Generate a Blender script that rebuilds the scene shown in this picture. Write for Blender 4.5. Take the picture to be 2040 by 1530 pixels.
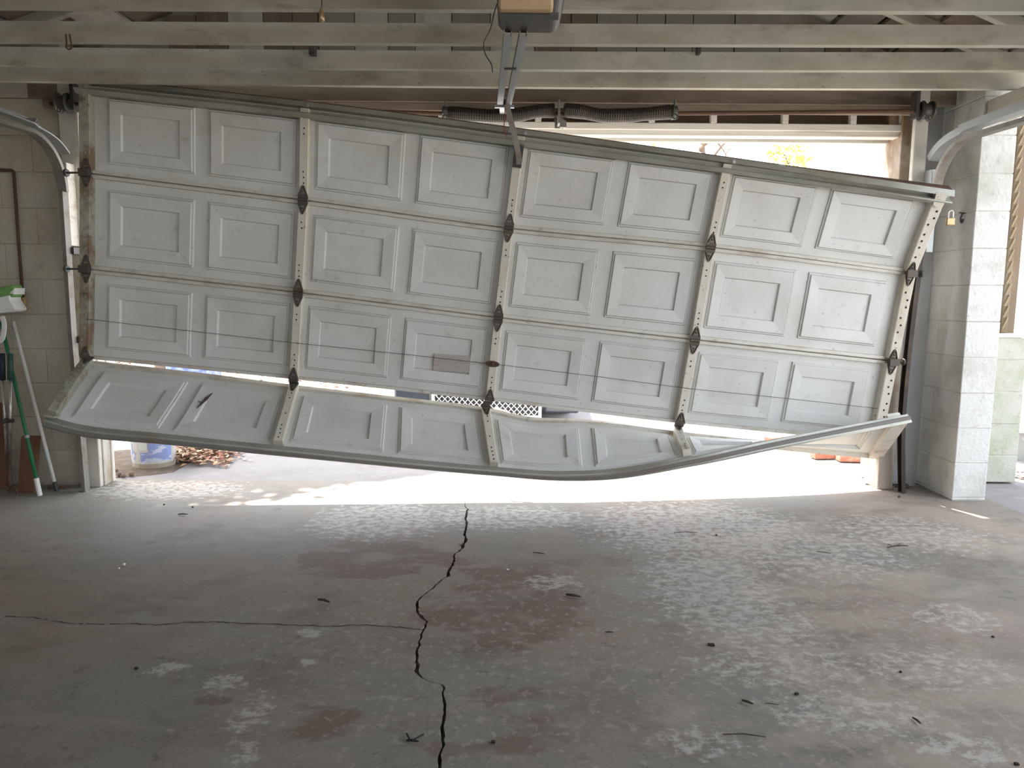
import bpy, bmesh, math, random
from mathutils import Vector, Matrix
random.seed(7)
for _o in list(bpy.data.objects): bpy.data.objects.remove(_o)
SC = bpy.context.scene
COL = SC.collection
V = Vector
# ------------------------------------------------------------------ camera
FPX, TH, ROLL, CH = 1473.0, math.radians(7.0), 0.0078, 1.28
_up0 = V((0, math.sin(TH), math.cos(TH)))
FWD = V((0, math.cos(TH), -math.sin(TH)))
RGT = math.cos(ROLL)*V((1, 0, 0)) + math.sin(ROLL)*_up0
UPV = math.cos(ROLL)*_up0 - math.sin(ROLL)*V((1, 0, 0))
CAM = V((0, 0, CH))
cd = bpy.data.cameras.new('camera'); cam = bpy.data.objects.new('camera', cd); COL.objects.link(cam)
cd.sensor_width = 36; cd.lens = 36*FPX/2040; cd.clip_start = 0.05; cd.clip_end = 300
M = Matrix((RGT, UPV, -FWD)).transposed().to_4x4(); M.translation = CAM
cam.matrix_world = M
SC.camera = cam
# ------------------------------------------------------------------ light
SUN_DIR = V((0.2, -0.37, -1)).normalized()
wd = bpy.data.worlds.new('sky'); SC.world = wd; wd.use_nodes = True
wn = wd.node_tree; wn.nodes.clear()
wo = wn.nodes.new('ShaderNodeOutputWorld'); wb = wn.nodes.new('ShaderNodeBackground')
ws = wn.nodes.new('ShaderNodeTexSky'); ws.sky_type = 'NISHITA'; ws.sun_disc = False
ws.sun_elevation = math.radians(60); ws.sun_rotation = math.radians(-58); ws.air_density = 1.0
ws.dust_density = 4.0; ws.ozone_density = 1.0
wb.inputs[1].default_value = 0.26
wmix = wn.nodes.new('ShaderNodeMixRGB'); wmix.inputs[0].default_value = 0.62
wmix.inputs[2].default_value = (5.0, 5.25, 5.5, 1)
wn.links.new(ws.outputs[0], wmix.inputs[1]); wn.links.new(wmix.outputs[0], wb.inputs[0]); wn.links.new(wb.outputs[0], wo.inputs[0])
sd = bpy.data.lights.new('sun', 'SUN'); sd.energy = 8.0; sd.angle = math.radians(0.6); sd.color = (1.0, .95, .86)
sun = bpy.data.objects.new('sun', sd); COL.objects.link(sun)
sun.rotation_euler = SUN_DIR.to_track_quat('-Z', 'Y').to_euler(); sun.location = (-4, 8, 12)
SC.view_settings.view_transform = 'Standard'; SC.view_settings.look = 'None'
SC.view_settings.gamma = 1; SC.view_settings.use_curve_mapping = False
SC.view_settings.exposure = 1.86
try:
    SC.cycles.use_denoising = True; SC.cycles.max_bounces = 10; SC.cycles.diffuse_bounces = 6
except Exception: pass

# ------------------------------------------------------------------ measuring helpers
def ray(px, py):
    return (FWD + RGT*((px-1020)/FPX) - UPV*((py-765)/FPX))
def PY(px, py, y): r = ray(px, py); return CAM + r*((y)/r.y)
def PZ(px, py, z=0.0): r = ray(px, py); return CAM + r*((z-CH)/r.z)
def PXp(px, py, x): r = ray(px, py); return CAM + r*(x/r.x)
def proj(p):
    d = p-CAM; w = d.dot(FWD); return 1020+FPX*d.dot(RGT)/w, 765-FPX*d.dot(UPV)/w

# ------------------------------------------------------------------ materials
MATS = {}
def mat(name, base, rough=.7, metal=0.0, layers=(), bump=None, spec=.4):
    """layers: (colour, scale, lo, hi, amount, stretch, detail)"""
    m = bpy.data.materials.new(name); m.use_nodes = True; nt = m.node_tree; N = nt.nodes; L = nt.links
    b = N['Principled BSDF']; b.inputs['Roughness'].default_value = rough; b.inputs['Metallic'].default_value = metal
    b.inputs['Specular IOR Level'].default_value = spec
    geo = N.new('ShaderNodeNewGeometry')
    rgb = N.new('ShaderNodeRGB'); rgb.outputs[0].default_value = (*base, 1); cur = rgb.outputs[0]
    for i, (c, s, lo, hi, am, st, det) in enumerate(layers):
        mp = N.new('ShaderNodeMapping'); mp.inputs['Scale'].default_value = st
        mp.inputs['Location'].default_value = (3.1*i+len(name), 1.7*i, 5.3*i)
        L.new(geo.outputs['Position'], mp.inputs['Vector'])
        no = N.new('ShaderNodeTexNoise'); no.inputs['Scale'].default_value = s; no.inputs['Detail'].default_value = det
        no.inputs['Roughness'].default_value = .62
        L.new(mp.outputs[0], no.inputs['Vector'])
        mr = N.new('ShaderNodeMapRange'); mr.inputs[1].default_value = lo; mr.inputs[2].default_value = hi
        mr.inputs[3].default_value = 0; mr.inputs[4].default_value = am
        L.new(no.outputs[0], mr.inputs[0])
        mx = N.new('ShaderNodeMixRGB'); mx.inputs[2].default_value = (*c, 1)
        L.new(mr.outputs[0], mx.inputs[0]); L.new(cur, mx.inputs[1]); cur = mx.outputs[0]
    L.new(cur, b.inputs['Base Color'])
    if bump:
        s, st, dist, strg = bump
        mp = N.new('ShaderNodeMapping'); mp.inputs['Scale'].default_value = st
        L.new(geo.outputs['Position'], mp.inputs['Vector'])
        no = N.new('ShaderNodeTexNoise'); no.inputs['Scale'].default_value = s; no.inputs['Detail'].default_value = 5
        L.new(mp.outputs[0], no.inputs['Vector'])
        bp = N.new('ShaderNodeBump'); bp.inputs['Distance'].default_value = dist; bp.inputs['Strength'].default_value = strg
        L.new(no.outputs[0], bp.inputs['Height']); L.new(bp.outputs[0], b.inputs['Normal'])
    MATS[name] = m
    return m
S1 = (1, 1, 1)
DOOR = mat('door_paint', (.63, .63, .60), .42, 0, [((.46, .43, .37), 2.2, .45, .72, .5, S1, 5), ((.34, .28, .22), 11, .60, .76, .4, S1, 6), ((.20, .15, .11), 45, .69, .74, .5, S1, 2), ((.66, .68, .67), 1.1, .45, .7, .4, S1, 2)], (180, S1, .0006, .5))
RAIL = mat('door_rail_paint', (.60, .57, .50), .5, 0, [((.30, .19, .11), 5, .5, .74, .65, (1, 1, 3), 6), ((.22, .14, .08), 22, .58, .72, .6, S1, 5)], (120, S1, .0008, .5))
STILE = mat('stile_paint', (.62, .58, .49), .5, 0, [((.33, .24, .15), 6, .52, .72, .6, (1, 1, .5), 6), ((.14, .09, .06), 30, .62, .72, .7, S1, 4)], (100, S1, .001, .5))
STILER = mat('rusty_stile', (.38, .37, .30), .7, .1, [((.19, .11, .06), 4.5, .46, .60, .85, S1, 6), ((.10, .06, .04), 18, .55, .7, .7, S1, 5)], (90, S1, .001, .6))
STRUT = mat('strut_steel', (.40, .40, .35), .42, .35, [((.22, .17, .11), 3, .45, .7, .5, (1, 1, 1), 6), ((.20, .22, .18), 9, .5, .7, .5, (.3, 1, 1), 4)], (90, S1, .0008, .4))
HINGE = mat('hinge_steel', (.10, .085, .07), .55, .5, [((.13, .07, .04), 20, .5, .65, .6, S1, 5), ((.3, .28, .25), 30, .62, .72, .5, S1, 3)])
DARK = mat('dark_hole', (.03, .024, .02), .9)
RUST = mat('rust', (.11, .06, .04), .8, .2, [((.08, .05, .035), 12, .45, .65, .8, S1, 5), ((.18, .10, .06), 30, .55, .7, .5, S1, 4)], (80, S1, .001, .6))
BLACKST = mat('black_spring_steel', (.045, .036, .03), .5, .4, [((.12, .08, .05), 6, .5, .7, .6, (1, 1, 1), 3)])
GALV = mat('galvanised_steel', (.36, .37, .365), .5, .6, [((.26, .27, .27), 7, .45, .7, .6, (1, .3, 1), 5), ((.25, .17, .1), 16, .62, .75, .5, S1, 5)])
DULLST = mat('dull_steel', (.22, .205, .18), .6, .4, [((.15, .1, .07), 12, .5, .7, .7, S1, 5)])
DARKST = mat('dark_steel', (.085, .08, .075), .5, .5, [((.16, .1, .06), 10, .55, .7, .6, S1, 5)])
JOISTM = mat('whitewashed_joist', (.41, .375, .30), .85, 0, [((.245, .21, .165), 1.7, .53, .66, .7, (.7, 1, 1.2), 5), ((.55, .525, .445), 3.2, .40, .62, .8, (.6, 1, 1.3), 6), ((.36, .40, .34), 1.3, .56, .66, .5, (.9, 1, 1), 3), ((.20, .155, .12), 5, .55, .74, .6, (.7, 1, 1.6), 7), ((.10, .075, .055), 30, .66, .74, .6, (.6, 1, 1), 4)], (60, (.15, 1, 1), .002, .5))
HEADM = mat('brown_header_wood', (.20, .155, .115), .85, 0, [((.30, .25, .20), 3, .48, .65, .7, (.3, 1, 2), 6), ((.105, .075, .05), 7, .52, .7, .8, (.3, 1, 2), 6)], (60, (.1, 1, 1), .002, .5))
WHITEWD = mat('weathered_white_wood', (.66, .62, .55), .8, 0, [((.40, .33, .27), 5, .56, .7, .7, (.2, 1, 3), 6), ((.3, .22, .16), 22, .62, .72, .6, (.15, 1, 2), 5)], (70, (.1, 1, 1), .003, .6))
JAMBM = mat('stained_jamb_paint', (.56, .53, .47), .8, 0, [((.26, .16, .09), 3.2, .52, .66, .85, (1, 1, .35), 6), ((.34, .30, .25), 9, .48, .7, .5, S1, 5)], (70, (1, 1, .15), .002, .5))
JAMBR = mat('rust_stained_jamb', (.40, .35, .29), .8, 0, [((.22, .125, .06), 3, .46, .62, .85, (1, 1, .45), 6), ((.50, .46, .40), 9, .52, .7, .5, S1, 5)], (70, (1, 1, .15), .002, .5))
JAMBG = mat('grey_jamb_board', (.44, .45, .46), .75, 0, [((.28, .27, .26), 6, .5, .68, .5, (1, 1, .4), 5), ((.28, .15, .08), 5, .64, .72, .9, (1, 1, .5), 5)], (70, (1, 1, .15), .002, .5))
BLOCKM = mat('painted_block', (.47, .43, .355), .9, 0, [((.36, .31, .25), 3, .42, .65, .6, S1, 6), ((.27, .22, .17), 12, .58, .72, .5, S1, 6), ((.52, .50, .44), 5, .54, .7, .4, S1, 4)], (45, S1, .006, .55))
BLOCKW = mat('whitewashed_block', (.68, .675, .64), .88, 0, [((.42, .42, .34), 2.6, .50, .66, .6, S1, 5), ((.50, .50, .46), 14, .56, .70, .7, (1, 1, .5), 6), ((.40, .36, .29), 34, .63, .72, .6, S1, 4)], (50, S1, .006, .6))
MOSSM = mat('mossy_block', (.46, .46, .40), .9, 0, [((.33, .36, .24), 5, .42, .62, .6, S1, 6), ((.30, .29, .18), 16, .6, .72, .6, S1, 6)], (50, S1, .007, .6))
MORTAR = mat('mortar', (.40, .36, .30), .95, 0, [((.22, .18, .14), 9, .45, .65, .7, S1, 5)], (60, S1, .004, .6))
MORTARW = mat('pale_mortar', (.58, .57, .52), .95, 0, [((.38, .34, .28), 8, .5, .65, .7, S1, 5)], (60, S1, .004, .6))
PLANKS = [mat('gable_plank_grey', (.22, .20, .175), .9, 0, [((.18, .15, .12), 5, .5, .7, .7, (2, 1, .3), 5)]),
          mat('gable_plank_pale', (.40, .375, .33), .9, 0, [((.28, .24, .20), 5, .52, .7, .7, (2, 1, .3), 5)]),
          mat('gable_plank_brown', (.16, .12, .09), .9, 0, [((.08, .06, .045), 5, .5, .7, .7, (2, 1, .3), 5)])]
DECKM = mat('roof_deck', (.20, .165, .13), .9, 0, [((.34, .31, .27), 2, .52, .66, .7, (1, .3, 1), 5)])
HOUSING = mat('opener_housing', (.065, .058, .048), .42, .2, [((.11, .085, .06), 14, .5, .7, .6, S1, 5)])
TAN = mat('tan_cover', (.50, .36, .21), .7, 0, [((.40, .27, .15), 12, .5, .7, .6, (.3, 1, 1), 4)])
WIREM = mat('wire_black', (.04, .035, .03), .6)
REDW = mat('red_cord', (.28, .05, .04), .7)
BRASS = mat('brass', (.42, .31, .17), .4, .7, [((.25, .17, .1), 30, .5, .7, .5, S1, 4)])
GREENP = mat('green_pole', (.02, .17, .07), .4, 0, [((.03, .1, .05), 9, .55, .7, .5, S1, 4)])
WHITEP = mat('white_plastic', (.68, .68, .65), .4, 0, [((.48, .46, .42), 9, .55, .7, .5, S1, 4)])
BLACKP = mat('black_plastic', (.025, .025, .025), .5)
SPONGE = mat('green_sponge', (.17, .36, .11), .9, 0, [((.1, .22, .07), 40, .45, .7, .6, S1, 3)], (120, S1, .004, .7))
DGRIP = mat('dark_green_grip', (.022, .06, .05), .55)
BLGRIP = mat('navy_grip', (.012, .02, .028), .55)
CHROME = mat('worn_chrome', (.55, .53, .5), .3, .85, [((.25, .18, .12), 18, .5, .7, .7, S1, 5)])
BOARDM = mat('brown_board', (.17, .085, .045), .8, 0, [((.10, .05, .03), 6, .45, .7, .7, (1, 1, .2), 5)])
PIPEM = mat('rusty_pipe', (.10, .058, .038), .75, .3, [((.17, .09, .05), 14, .5, .7, .6, S1, 5)])
LATT = mat('lattice_wood', (.33, .25, .15), .8)
YELLOWM = mat('yellowed_joint', (.34, .25, .10), .7, 0, [((.22, .15, .06), 15, .5, .7, .6, S1, 4)])
BUCKETM = mat('bucket_plastic', (.74, .74, .74), .45, 0, [((.38, .32, .27), 5, .56, .7, .6, (1, 1, 1.5), 5)])
BLUEL = mat('blue_label', (.23, .29, .55), .5, 0, [((.58, .61, .70), 7, .52, .56, .7, (1, 1, 2.2), 2)])
PALEL = mat('pale_label', (.58, .62, .60), .5)
DIRTYB = mat('grey_dirt', (.34, .29, .24), .9)
LEAFM = [mat('dry_leaf_tan', (.42, .27, .16), .8), mat('dry_leaf_pale', (.55, .42, .30), .8), mat('dry_leaf_dark', (.16, .09, .06), .8), mat('dry_leaf_red', (.34, .15, .10), .8)]
TREEL = mat('tree_leaf', (.16, .26, .05), .7); TREEY = mat('yellow_green_leaf', (.36, .42, .10), .7)
BARK = mat('bark', (.16, .11, .08), .9, 0, [((.09, .06, .045), 12, .45, .7, .7, (1, 1, .3), 5)])
SIDING = mat('white_siding', (.80, .80, .77), .6, 0, [((.66, .66, .60), 3, .5, .7, .4, S1, 4)])
FOUND = mat('grey_foundation', (.34, .34, .31), .9, 0, [((.55, .55, .5), 9, .5, .62, .7, S1, 5)])
FRAMEW = mat('bare_window_wood', (.20, .145, .095), .8, 0, [((.30, .25, .18), 6, .5, .65, .6, (1, 1, .3), 5), ((.22, .12, .06), 11, .55, .7, .7, (1, 1, .3), 5)])
CARW = mat('white_car_paint', (.80, .80, .80), .2, 0, spec=.6)
CARB = mat('black_car_plastic', (.03, .03, .035), .35)
GLASSD = mat('dark_glass', (.05, .06, .08), .08, 0, spec=.8)
TYRE = mat('tyre_rubber', (.03, .03, .03), .8)
BLUEP = mat('blue_plastic', (.10, .14, .50), .4, 0, [((.28, .33, .68), 9, .5, .6, .7, S1, 3)])
BRICKM = mat('red_brick', (.40, .16, .11), .85, 0, [((.55, .40, .33), 12, .52, .7, .6, S1, 5)])
LABELM = mat('faded_label', (.44, .385, .345), .7, 0, [((.36, .31, .28), 60, .5, .6, .6, (.3, 1, 3), 2)])
TWIG = mat('twig', (.07, .05, .04), .9); CHIP = mat('dark_chip', (.025, .02, .018), .9); PEB = mat('white_pebble', (.62, .6, .56), .8)

# ------------------------------------------------------------------ mesh builder
class MB:
    def __init__(s): s.v = []; s.f = []; s.m = []
    def add(s, vs, fs, mi=0):
        b = len(s.v); s.v += [V(x) for x in vs]
        for f in fs: s.f.append([b+i for i in f]); s.m.append(mi)
        return s
    def box(s, x0, x1, y0, y1, z0, z1, mi=0):
        return s.hexa([(x0, y0, z0), (x1, y0, z0), (x1, y1, z0), (x0, y1, z0), (x0, y0, z1), (x1, y0, z1), (x1, y1, z1), (x0, y1, z1)], mi)
    def hexa(s, p, mi=0):
        return s.add(p, [(0, 3, 2, 1), (4, 5, 6, 7), (0, 1, 5, 4), (1, 2, 6, 5), (2, 3, 7, 6), (3, 0, 4, 7)], mi)
    def obox(s, c, ax, ay, az, mi=0):
        c = V(c); return s.hexa([c-ax-ay-az, c+ax-ay-az, c+ax+ay-az, c-ax+ay-az, c-ax-ay+az, c+ax-ay+az, c+ax+ay+az, c-ax+ay+az], mi)
    def beam(s, a, b, w, h, up=V((0, 0, 1)), mi=0):
        a, b = V(a), V(b); d = (b-a); t = d.normalized(); sd_ = t.cross(up)
        sd_ = sd_.normalized() if sd_.length > 1e-6 else V((1, 0, 0)); u = sd_.cross(t)
        return s.obox((a+b)/2, d/2, sd_*w/2, u*h/2, mi)
    def sweep(s, path, prof, closed=True, caps=True, up=None, mi=0, scale=None):
        """prof: list of (side, up) offsets"""
        n = len(path); P = [V(p) for p in path]; b = len(s.v); k = len(prof); pu = None
        for i in range(n):
            t = (P[min(i+1, n-1)]-P[max(i-1, 0)]).normalized()
            u0 = up if up is not None else (pu if pu is not None else (V((0, 0, 1)) if abs(t.z) < .9 else V((1, 0, 0))))
            sdv = t.cross(u0).normalized(); u = sdv.cross(t).normalized(); pu = u
            sc = scale[i] if scale else 1
            for (a, c) in prof: s.v.append(P[i]+sdv*a*sc+u*c*sc)
        for i in range(n-1):
            for j in range(k if closed else k-1):
                j2 = (j+1) % k
                s.f.append([b+i*k+j, b+i*k+j2, b+(i+1)*k+j2, b+(i+1)*k+j]); s.m.append(mi)
        if caps and closed:
            s.f.append([b+j for j in range(k)][::-1]); s.m.append(mi)
            s.f.append([b+(n-1)*k+j for j in range(k)]); s.m.append(mi)
        return s
    def tube(s, path, r, seg=8, mi=0, radii=None):
        pr = [(math.cos(2*math.pi*i/seg)*r, math.sin(2*math.pi*i/seg)*r) for i in range(seg)]
        return s.sweep(path, pr, mi=mi, scale=[x/r for x in radii] if radii else None)
    def plate(s, pts, n, mi=0):
        """polygon pts extruded by vector n"""
        k = len(pts); pts = [V(p) for p in pts]; b = len(s.v); s.v += pts+[p+n for p in pts]
        s.f.append([b+i for i in range(k)][::-1]); s.m.append(mi)
        s.f.append([b+k+i for i in range(k)]); s.m.append(mi)
        for i in range(k):
            j = (i+1) % k; s.f.append([b+i, b+j, b+k+j, b+k+i]); s.m.append(mi)
        return s
    def lathe(s, c, prof, seg=24, axis=V((0, 0, 1)), mi=0):
        c = V(c); t = axis.normalized(); a = V((1, 0, 0)) if abs(t.x) < .9 else V((0, 1, 0))
        e1 = t.cross(a).normalized(); e2 = t.cross(e1); b = len(s.v); k = len(prof)
        for i in range(seg):
            g = 2*math.pi*i/seg
            for (r, h) in prof: s.v.append(c+t*h+(e1*math.cos(g)+e2*math.sin(g))*r)
        for i in range(seg):
            i2 = (i+1) % seg
            for j in range(k-1):
                s.f.append([b+i*k+j, b+i2*k+j, b+i2*k+j+1, b+i*k+j+1]); s.m.append(mi)
        return s
    def build(s, name, mats, parent=None, smooth=False, bevel=0, solid=0, loc=None):
        mats = mats if isinstance(mats, (list, tuple)) else [mats]
        off = V((0, 0, 0)); q = parent
        while q: off += q.location; q = q.parent
        if parent is None:
            if loc is None:
                mn = V([min(v[i] for v in s.v) for i in range(3)]); mx = V([max(v[i] for v in s.v) for i in range(3)])
                loc = V(((mn.x+mx.x)/2, (mn.y+mx.y)/2, mn.z))
            off = V(loc)
        me = bpy.data.meshes.new(name); me.from_pydata([v-off for v in s.v], [], s.f)
        for m in mats: me.materials.append(m)
        if len(mats) > 1: me.polygons.foreach_set('material_index', s.m)
        if smooth: me.polygons.foreach_set('use_smooth', [True]*len(s.f))
        bm = bmesh.new(); bm.from_mesh(me); bmesh.ops.recalc_face_normals(bm, faces=bm.faces); bm.to_mesh(me); bm.free()
        me.update()
        o = bpy.data.objects.new(name, me); COL.objects.link(o)
        if parent: o.parent = parent
        else: o.location = off
        if solid:
            md = o.modifiers.new('solid', 'SOLIDIFY'); md.thickness = solid; md.offset = -1
        if bevel:
            md = o.modifiers.new('bevel', 'BEVEL'); md.width = bevel; md.segments = 1; md.limit_method = 'ANGLE'
        return o
def thing(name, label, cat, loc=(0, 0, 0), group=None):
    o = bpy.data.objects.new(name, None); COL.objects.link(o); o.location = loc; o.empty_display_size = .1
    o['label'] = label; o['category'] = cat; o['kind'] = 'thing'
    if group: o['group'] = group
    return o
def tag(o, label=None, cat=None, group=None, kind=None):
    kind = kind or ('thing' if cat else None)
    for k, x in (('label', label), ('category', cat), ('group', group), ('kind', kind)):
        if x: o[k] = x
    return o
def struct(o): o['kind'] = 'structure'; return o
def dup(o, loc, parent):
    c = o.copy(); COL.objects.link(c); c.parent = parent; c.location = loc; return c
def jit(a): return random.uniform(-a, a)
def arc(c, r, a0, a1, n, e1, e2):
    return [V(c)+e1*r*math.cos(a0+(a1-a0)*i/n)+e2*r*math.sin(a0+(a1-a0)*i/n) for i in range(n+1)]
def spline(pts, n):
    P = [V(p) for p in pts]; out = []
    for i in range(len(P)-1):
        p0, p1, p2, p3 = P[max(i-1, 0)], P[i], P[i+1], P[min(i+2, len(P)-1)]
        for j in range(n):
            t = j/n
            out.append(.5*((2*p1)+(p2-p0)*t+(2*p0-5*p1+4*p2-p3)*t*t+(3*p1-p0-3*p2+p3)*t**3))
    out.append(P[-1]); return out

X_L, X_R = -2.68, 2.455           # opening edges
Y_WALL = 4.76                    # inner face of the front wall
COURSE = .222
Z_OPEN = PY(1500, 275, 4.9).z    # underside of the header
Z_J = PY(1300, 176, 4.38).z      # underside of the joists

# ================================================================== FLOOR
def floor_material():
    m = mat('garage_concrete', (.258, .205, .168), .72, 0, [((.20, .205, .18), .8, .42, .60, .8, S1, 4), ((.15, .118, .095), 2.4, .52, .70, .65, (1, 1.4, 1), 6), ((.30, .265, .235), 5, .52, .68, .5, (1, 1.6, 1), 6), ((.11, .085, .07), 17, .60, .72, .55, S1, 5), ((.30, .27, .235), 60, .50, .70, .4, S1, 4)], (55, S1, .002, .35), spec=.3)
    nt = m.node_tree; N = nt.nodes; L = nt.links; b = N['Principled BSDF']
    cur = b.inputs['Base Color'].links[0].from_socket
    geo = [n for n in N if n.type == 'NEW_GEOMETRY'][0]
    def blob(px, py, rx, ry, w, soft=.35):
        c = PZ(px, py); ex = (PZ(px+rx, py)-c).length; ey = (PZ(px, py-ry)-c).length*.6+(PZ(px, py+ry)-c).length*.4
        mp = N.new('ShaderNodeMapping'); mp.vector_type = 'POINT'
        mp.inputs['Scale'].default_value = (1/ex, 1/ey, 0); mp.inputs['Location'].default_value = (-c.x/ex, -c.y/ey, 0)
        L.new(geo.outputs['Position'], mp.inputs[0])
        ln = N.new('ShaderNodeVectorMath'); ln.operation = 'LENGTH'; L.new(mp.outputs[0], ln.inputs[0])
        mr = N.new('ShaderNodeMapRange'); mr.interpolation_type = 'SMOOTHSTEP'
        mr.inputs[1].default_value = 1.25; mr.inputs[2].default_value = soft; mr.inputs[3].default_value = 0; mr.inputs[4].default_value = w
        L.new(ln.outputs['Value'], mr.inputs[0]); return mr.outputs[0]
    def total(bl):
        s = None
        for x in bl:
            o = blob(*x)
            if s is None: s = o
            else:
                a = N.new('ShaderNodeMath'); a.operation = 'MAXIMUM'; L.new(s, a.inputs[0]); L.new(o, a.inputs[1]); s = a.outputs[0]
        return s
    def noise(scale, st, det, rough=.65):
        mp = N.new('ShaderNodeMapping'); mp.inputs['Scale'].default_value = st; L.new(geo.outputs['Position'], mp.inputs[0])
        no = N.new('ShaderNodeTexNoise'); no.inputs['Scale'].default_value = scale; no.inputs['Detail'].default_value = det
        no.inputs['Roughness'].default_value = rough; L.new(mp.outputs[0], no.inputs['Vector'])
        g = N.new('ShaderNodeMath'); g.operation = 'MULTIPLY_ADD'; g.inputs[1].default_value = 2.0; g.inputs[2].default_value = -.5; L.new(no.outputs[0], g.inputs[0]); return g.outputs[0]
    def layer(dens, nz, colour, edge, amount):
        nonlocal cur
        a = N.new('ShaderNodeMath'); a.operation = 'ADD'; L.new(dens, a.inputs[0]); L.new(nz, a.inputs[1])
        mr = N.new('ShaderNodeMapRange'); mr.inputs[1].default_value = 1.0-edge; mr.inputs[2].default_value = 1.0+edge
        mr.inputs[3].default_value = 0; mr.inputs[4].default_value = amount; L.new(a.outputs[0], mr.inputs[0])
        mx = N.new('ShaderNodeMixRGB'); mx.inputs[2].default_value = (*colour, 1)
        L.new(mr.outputs[0], mx.inputs[0]); L.new(cur, mx.inputs[1]); cur = mx.outputs[0]
    # brown oily stains
    layer(total([(760, 1110, 260, 48, .58), (1010, 1200, 240, 120, .56), (690, 1135, 180, 22, .62), (620, 1430, 130, 60, .5), (1000, 1420, 300, 120, .44), (420, 1395, 60, 16, .6), (20, 1480, 90, 60, .5)]),
          noise(3.2, (1, 1.5, 1), 7), (.17, .112, .088), .09, .75)
    # pale brown bare concrete on the right
    layer(total([(1750, 1250, 520, 330, .52), (1500, 1420, 420, 160, .46), (1900, 1060, 260, 80, .56)]), noise(2.2, (1, 1.5, 1), 7), (.35, .288, .235), .14, .8)
    # greenish grey worn areas
    layer(total([(1380, 1180, 230, 120, .56), (300, 1250, 420, 70, .44), (500, 1480, 200, 80, .44)]), noise(2.6, (1, 1.4, 1), 6), (.255, .265, .23), .12, .7)
    # flaked pale paint
    layer(total([(760, 1035, 220, 54, .525), (1010, 1030, 250, 36, .52), (1390, 1050, 330, 80, .535), (1420, 1170, 210, 130, .50), (1600, 1100, 330, 70, .46), (1500, 1240, 200, 90, .45),
                 (335, 1330, 85, 26, .56, .0), (450, 1358, 100, 38, .55, .0), (500, 1425, 75, 80, .55, .0), (490, 1505, 70, 55, .54, .0), (615, 1262, 52, 20, .58, .0), (612, 1320, 42, 16, .58, .0),
                 (1100, 1160, 90, 24, .52), (1700, 1420, 260, 60, .47), (1400, 1480, 170, 50, .44), (1920, 1490, 140, 40, .50), (1900, 1230, 130, 40, .46), (330, 975, 240, 26, .55), (1800, 1060, 260, 50, .46), (1560, 1330, 300, 60, .44), (1850, 1330, 260, 60, .43)]),
          noise(21, (1, 1.2, 1), 9, .74), (.49, .46, .42), .10, .72)
    layer(total([(1000, 1270, 900, 260, .34), (1600, 1250, 460, 250, .40)]), noise(26, (1.1, 1, 1), 7, .66), (.42, .37, .32), .07, .42)
    L.new(cur, b.inputs['Base Color'])
    return m
FLOORM = floor_material()
DRIVEM = mat('driveway_concrete', (.25, .235, .235), .9, 0, [((.20, .185, .185), 2.4, .45, .66, .6, S1, 6), ((.32, .30, .29), 9, .54, .68, .5, S1, 5)], (60, S1, .002, .4))
GRAVEL = mat('pale_gravel', (.34, .335, .32), .95, 0, [((.24, .23, .21), 3, .45, .65, .6, S1, 6), ((.44, .43, .41), 12, .52, .66, .6, S1, 5)], (40, S1, .02, .6))
SOIL = mat('dark_soil', (.095, .07, .05), .95, 0, [((.16, .12, .085), 14, .48, .62, .7, S1, 6)], (40, S1, .02, .7))
EARTH = mat('leafy_earth', (.26, .20, .14), .95, 0, [((.42, .35, .26), 14, .48, .62, .8, S1, 6), ((.12, .085, .06), 30, .55, .68, .7, S1, 5)], (40, S1, .02, .7))

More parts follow.
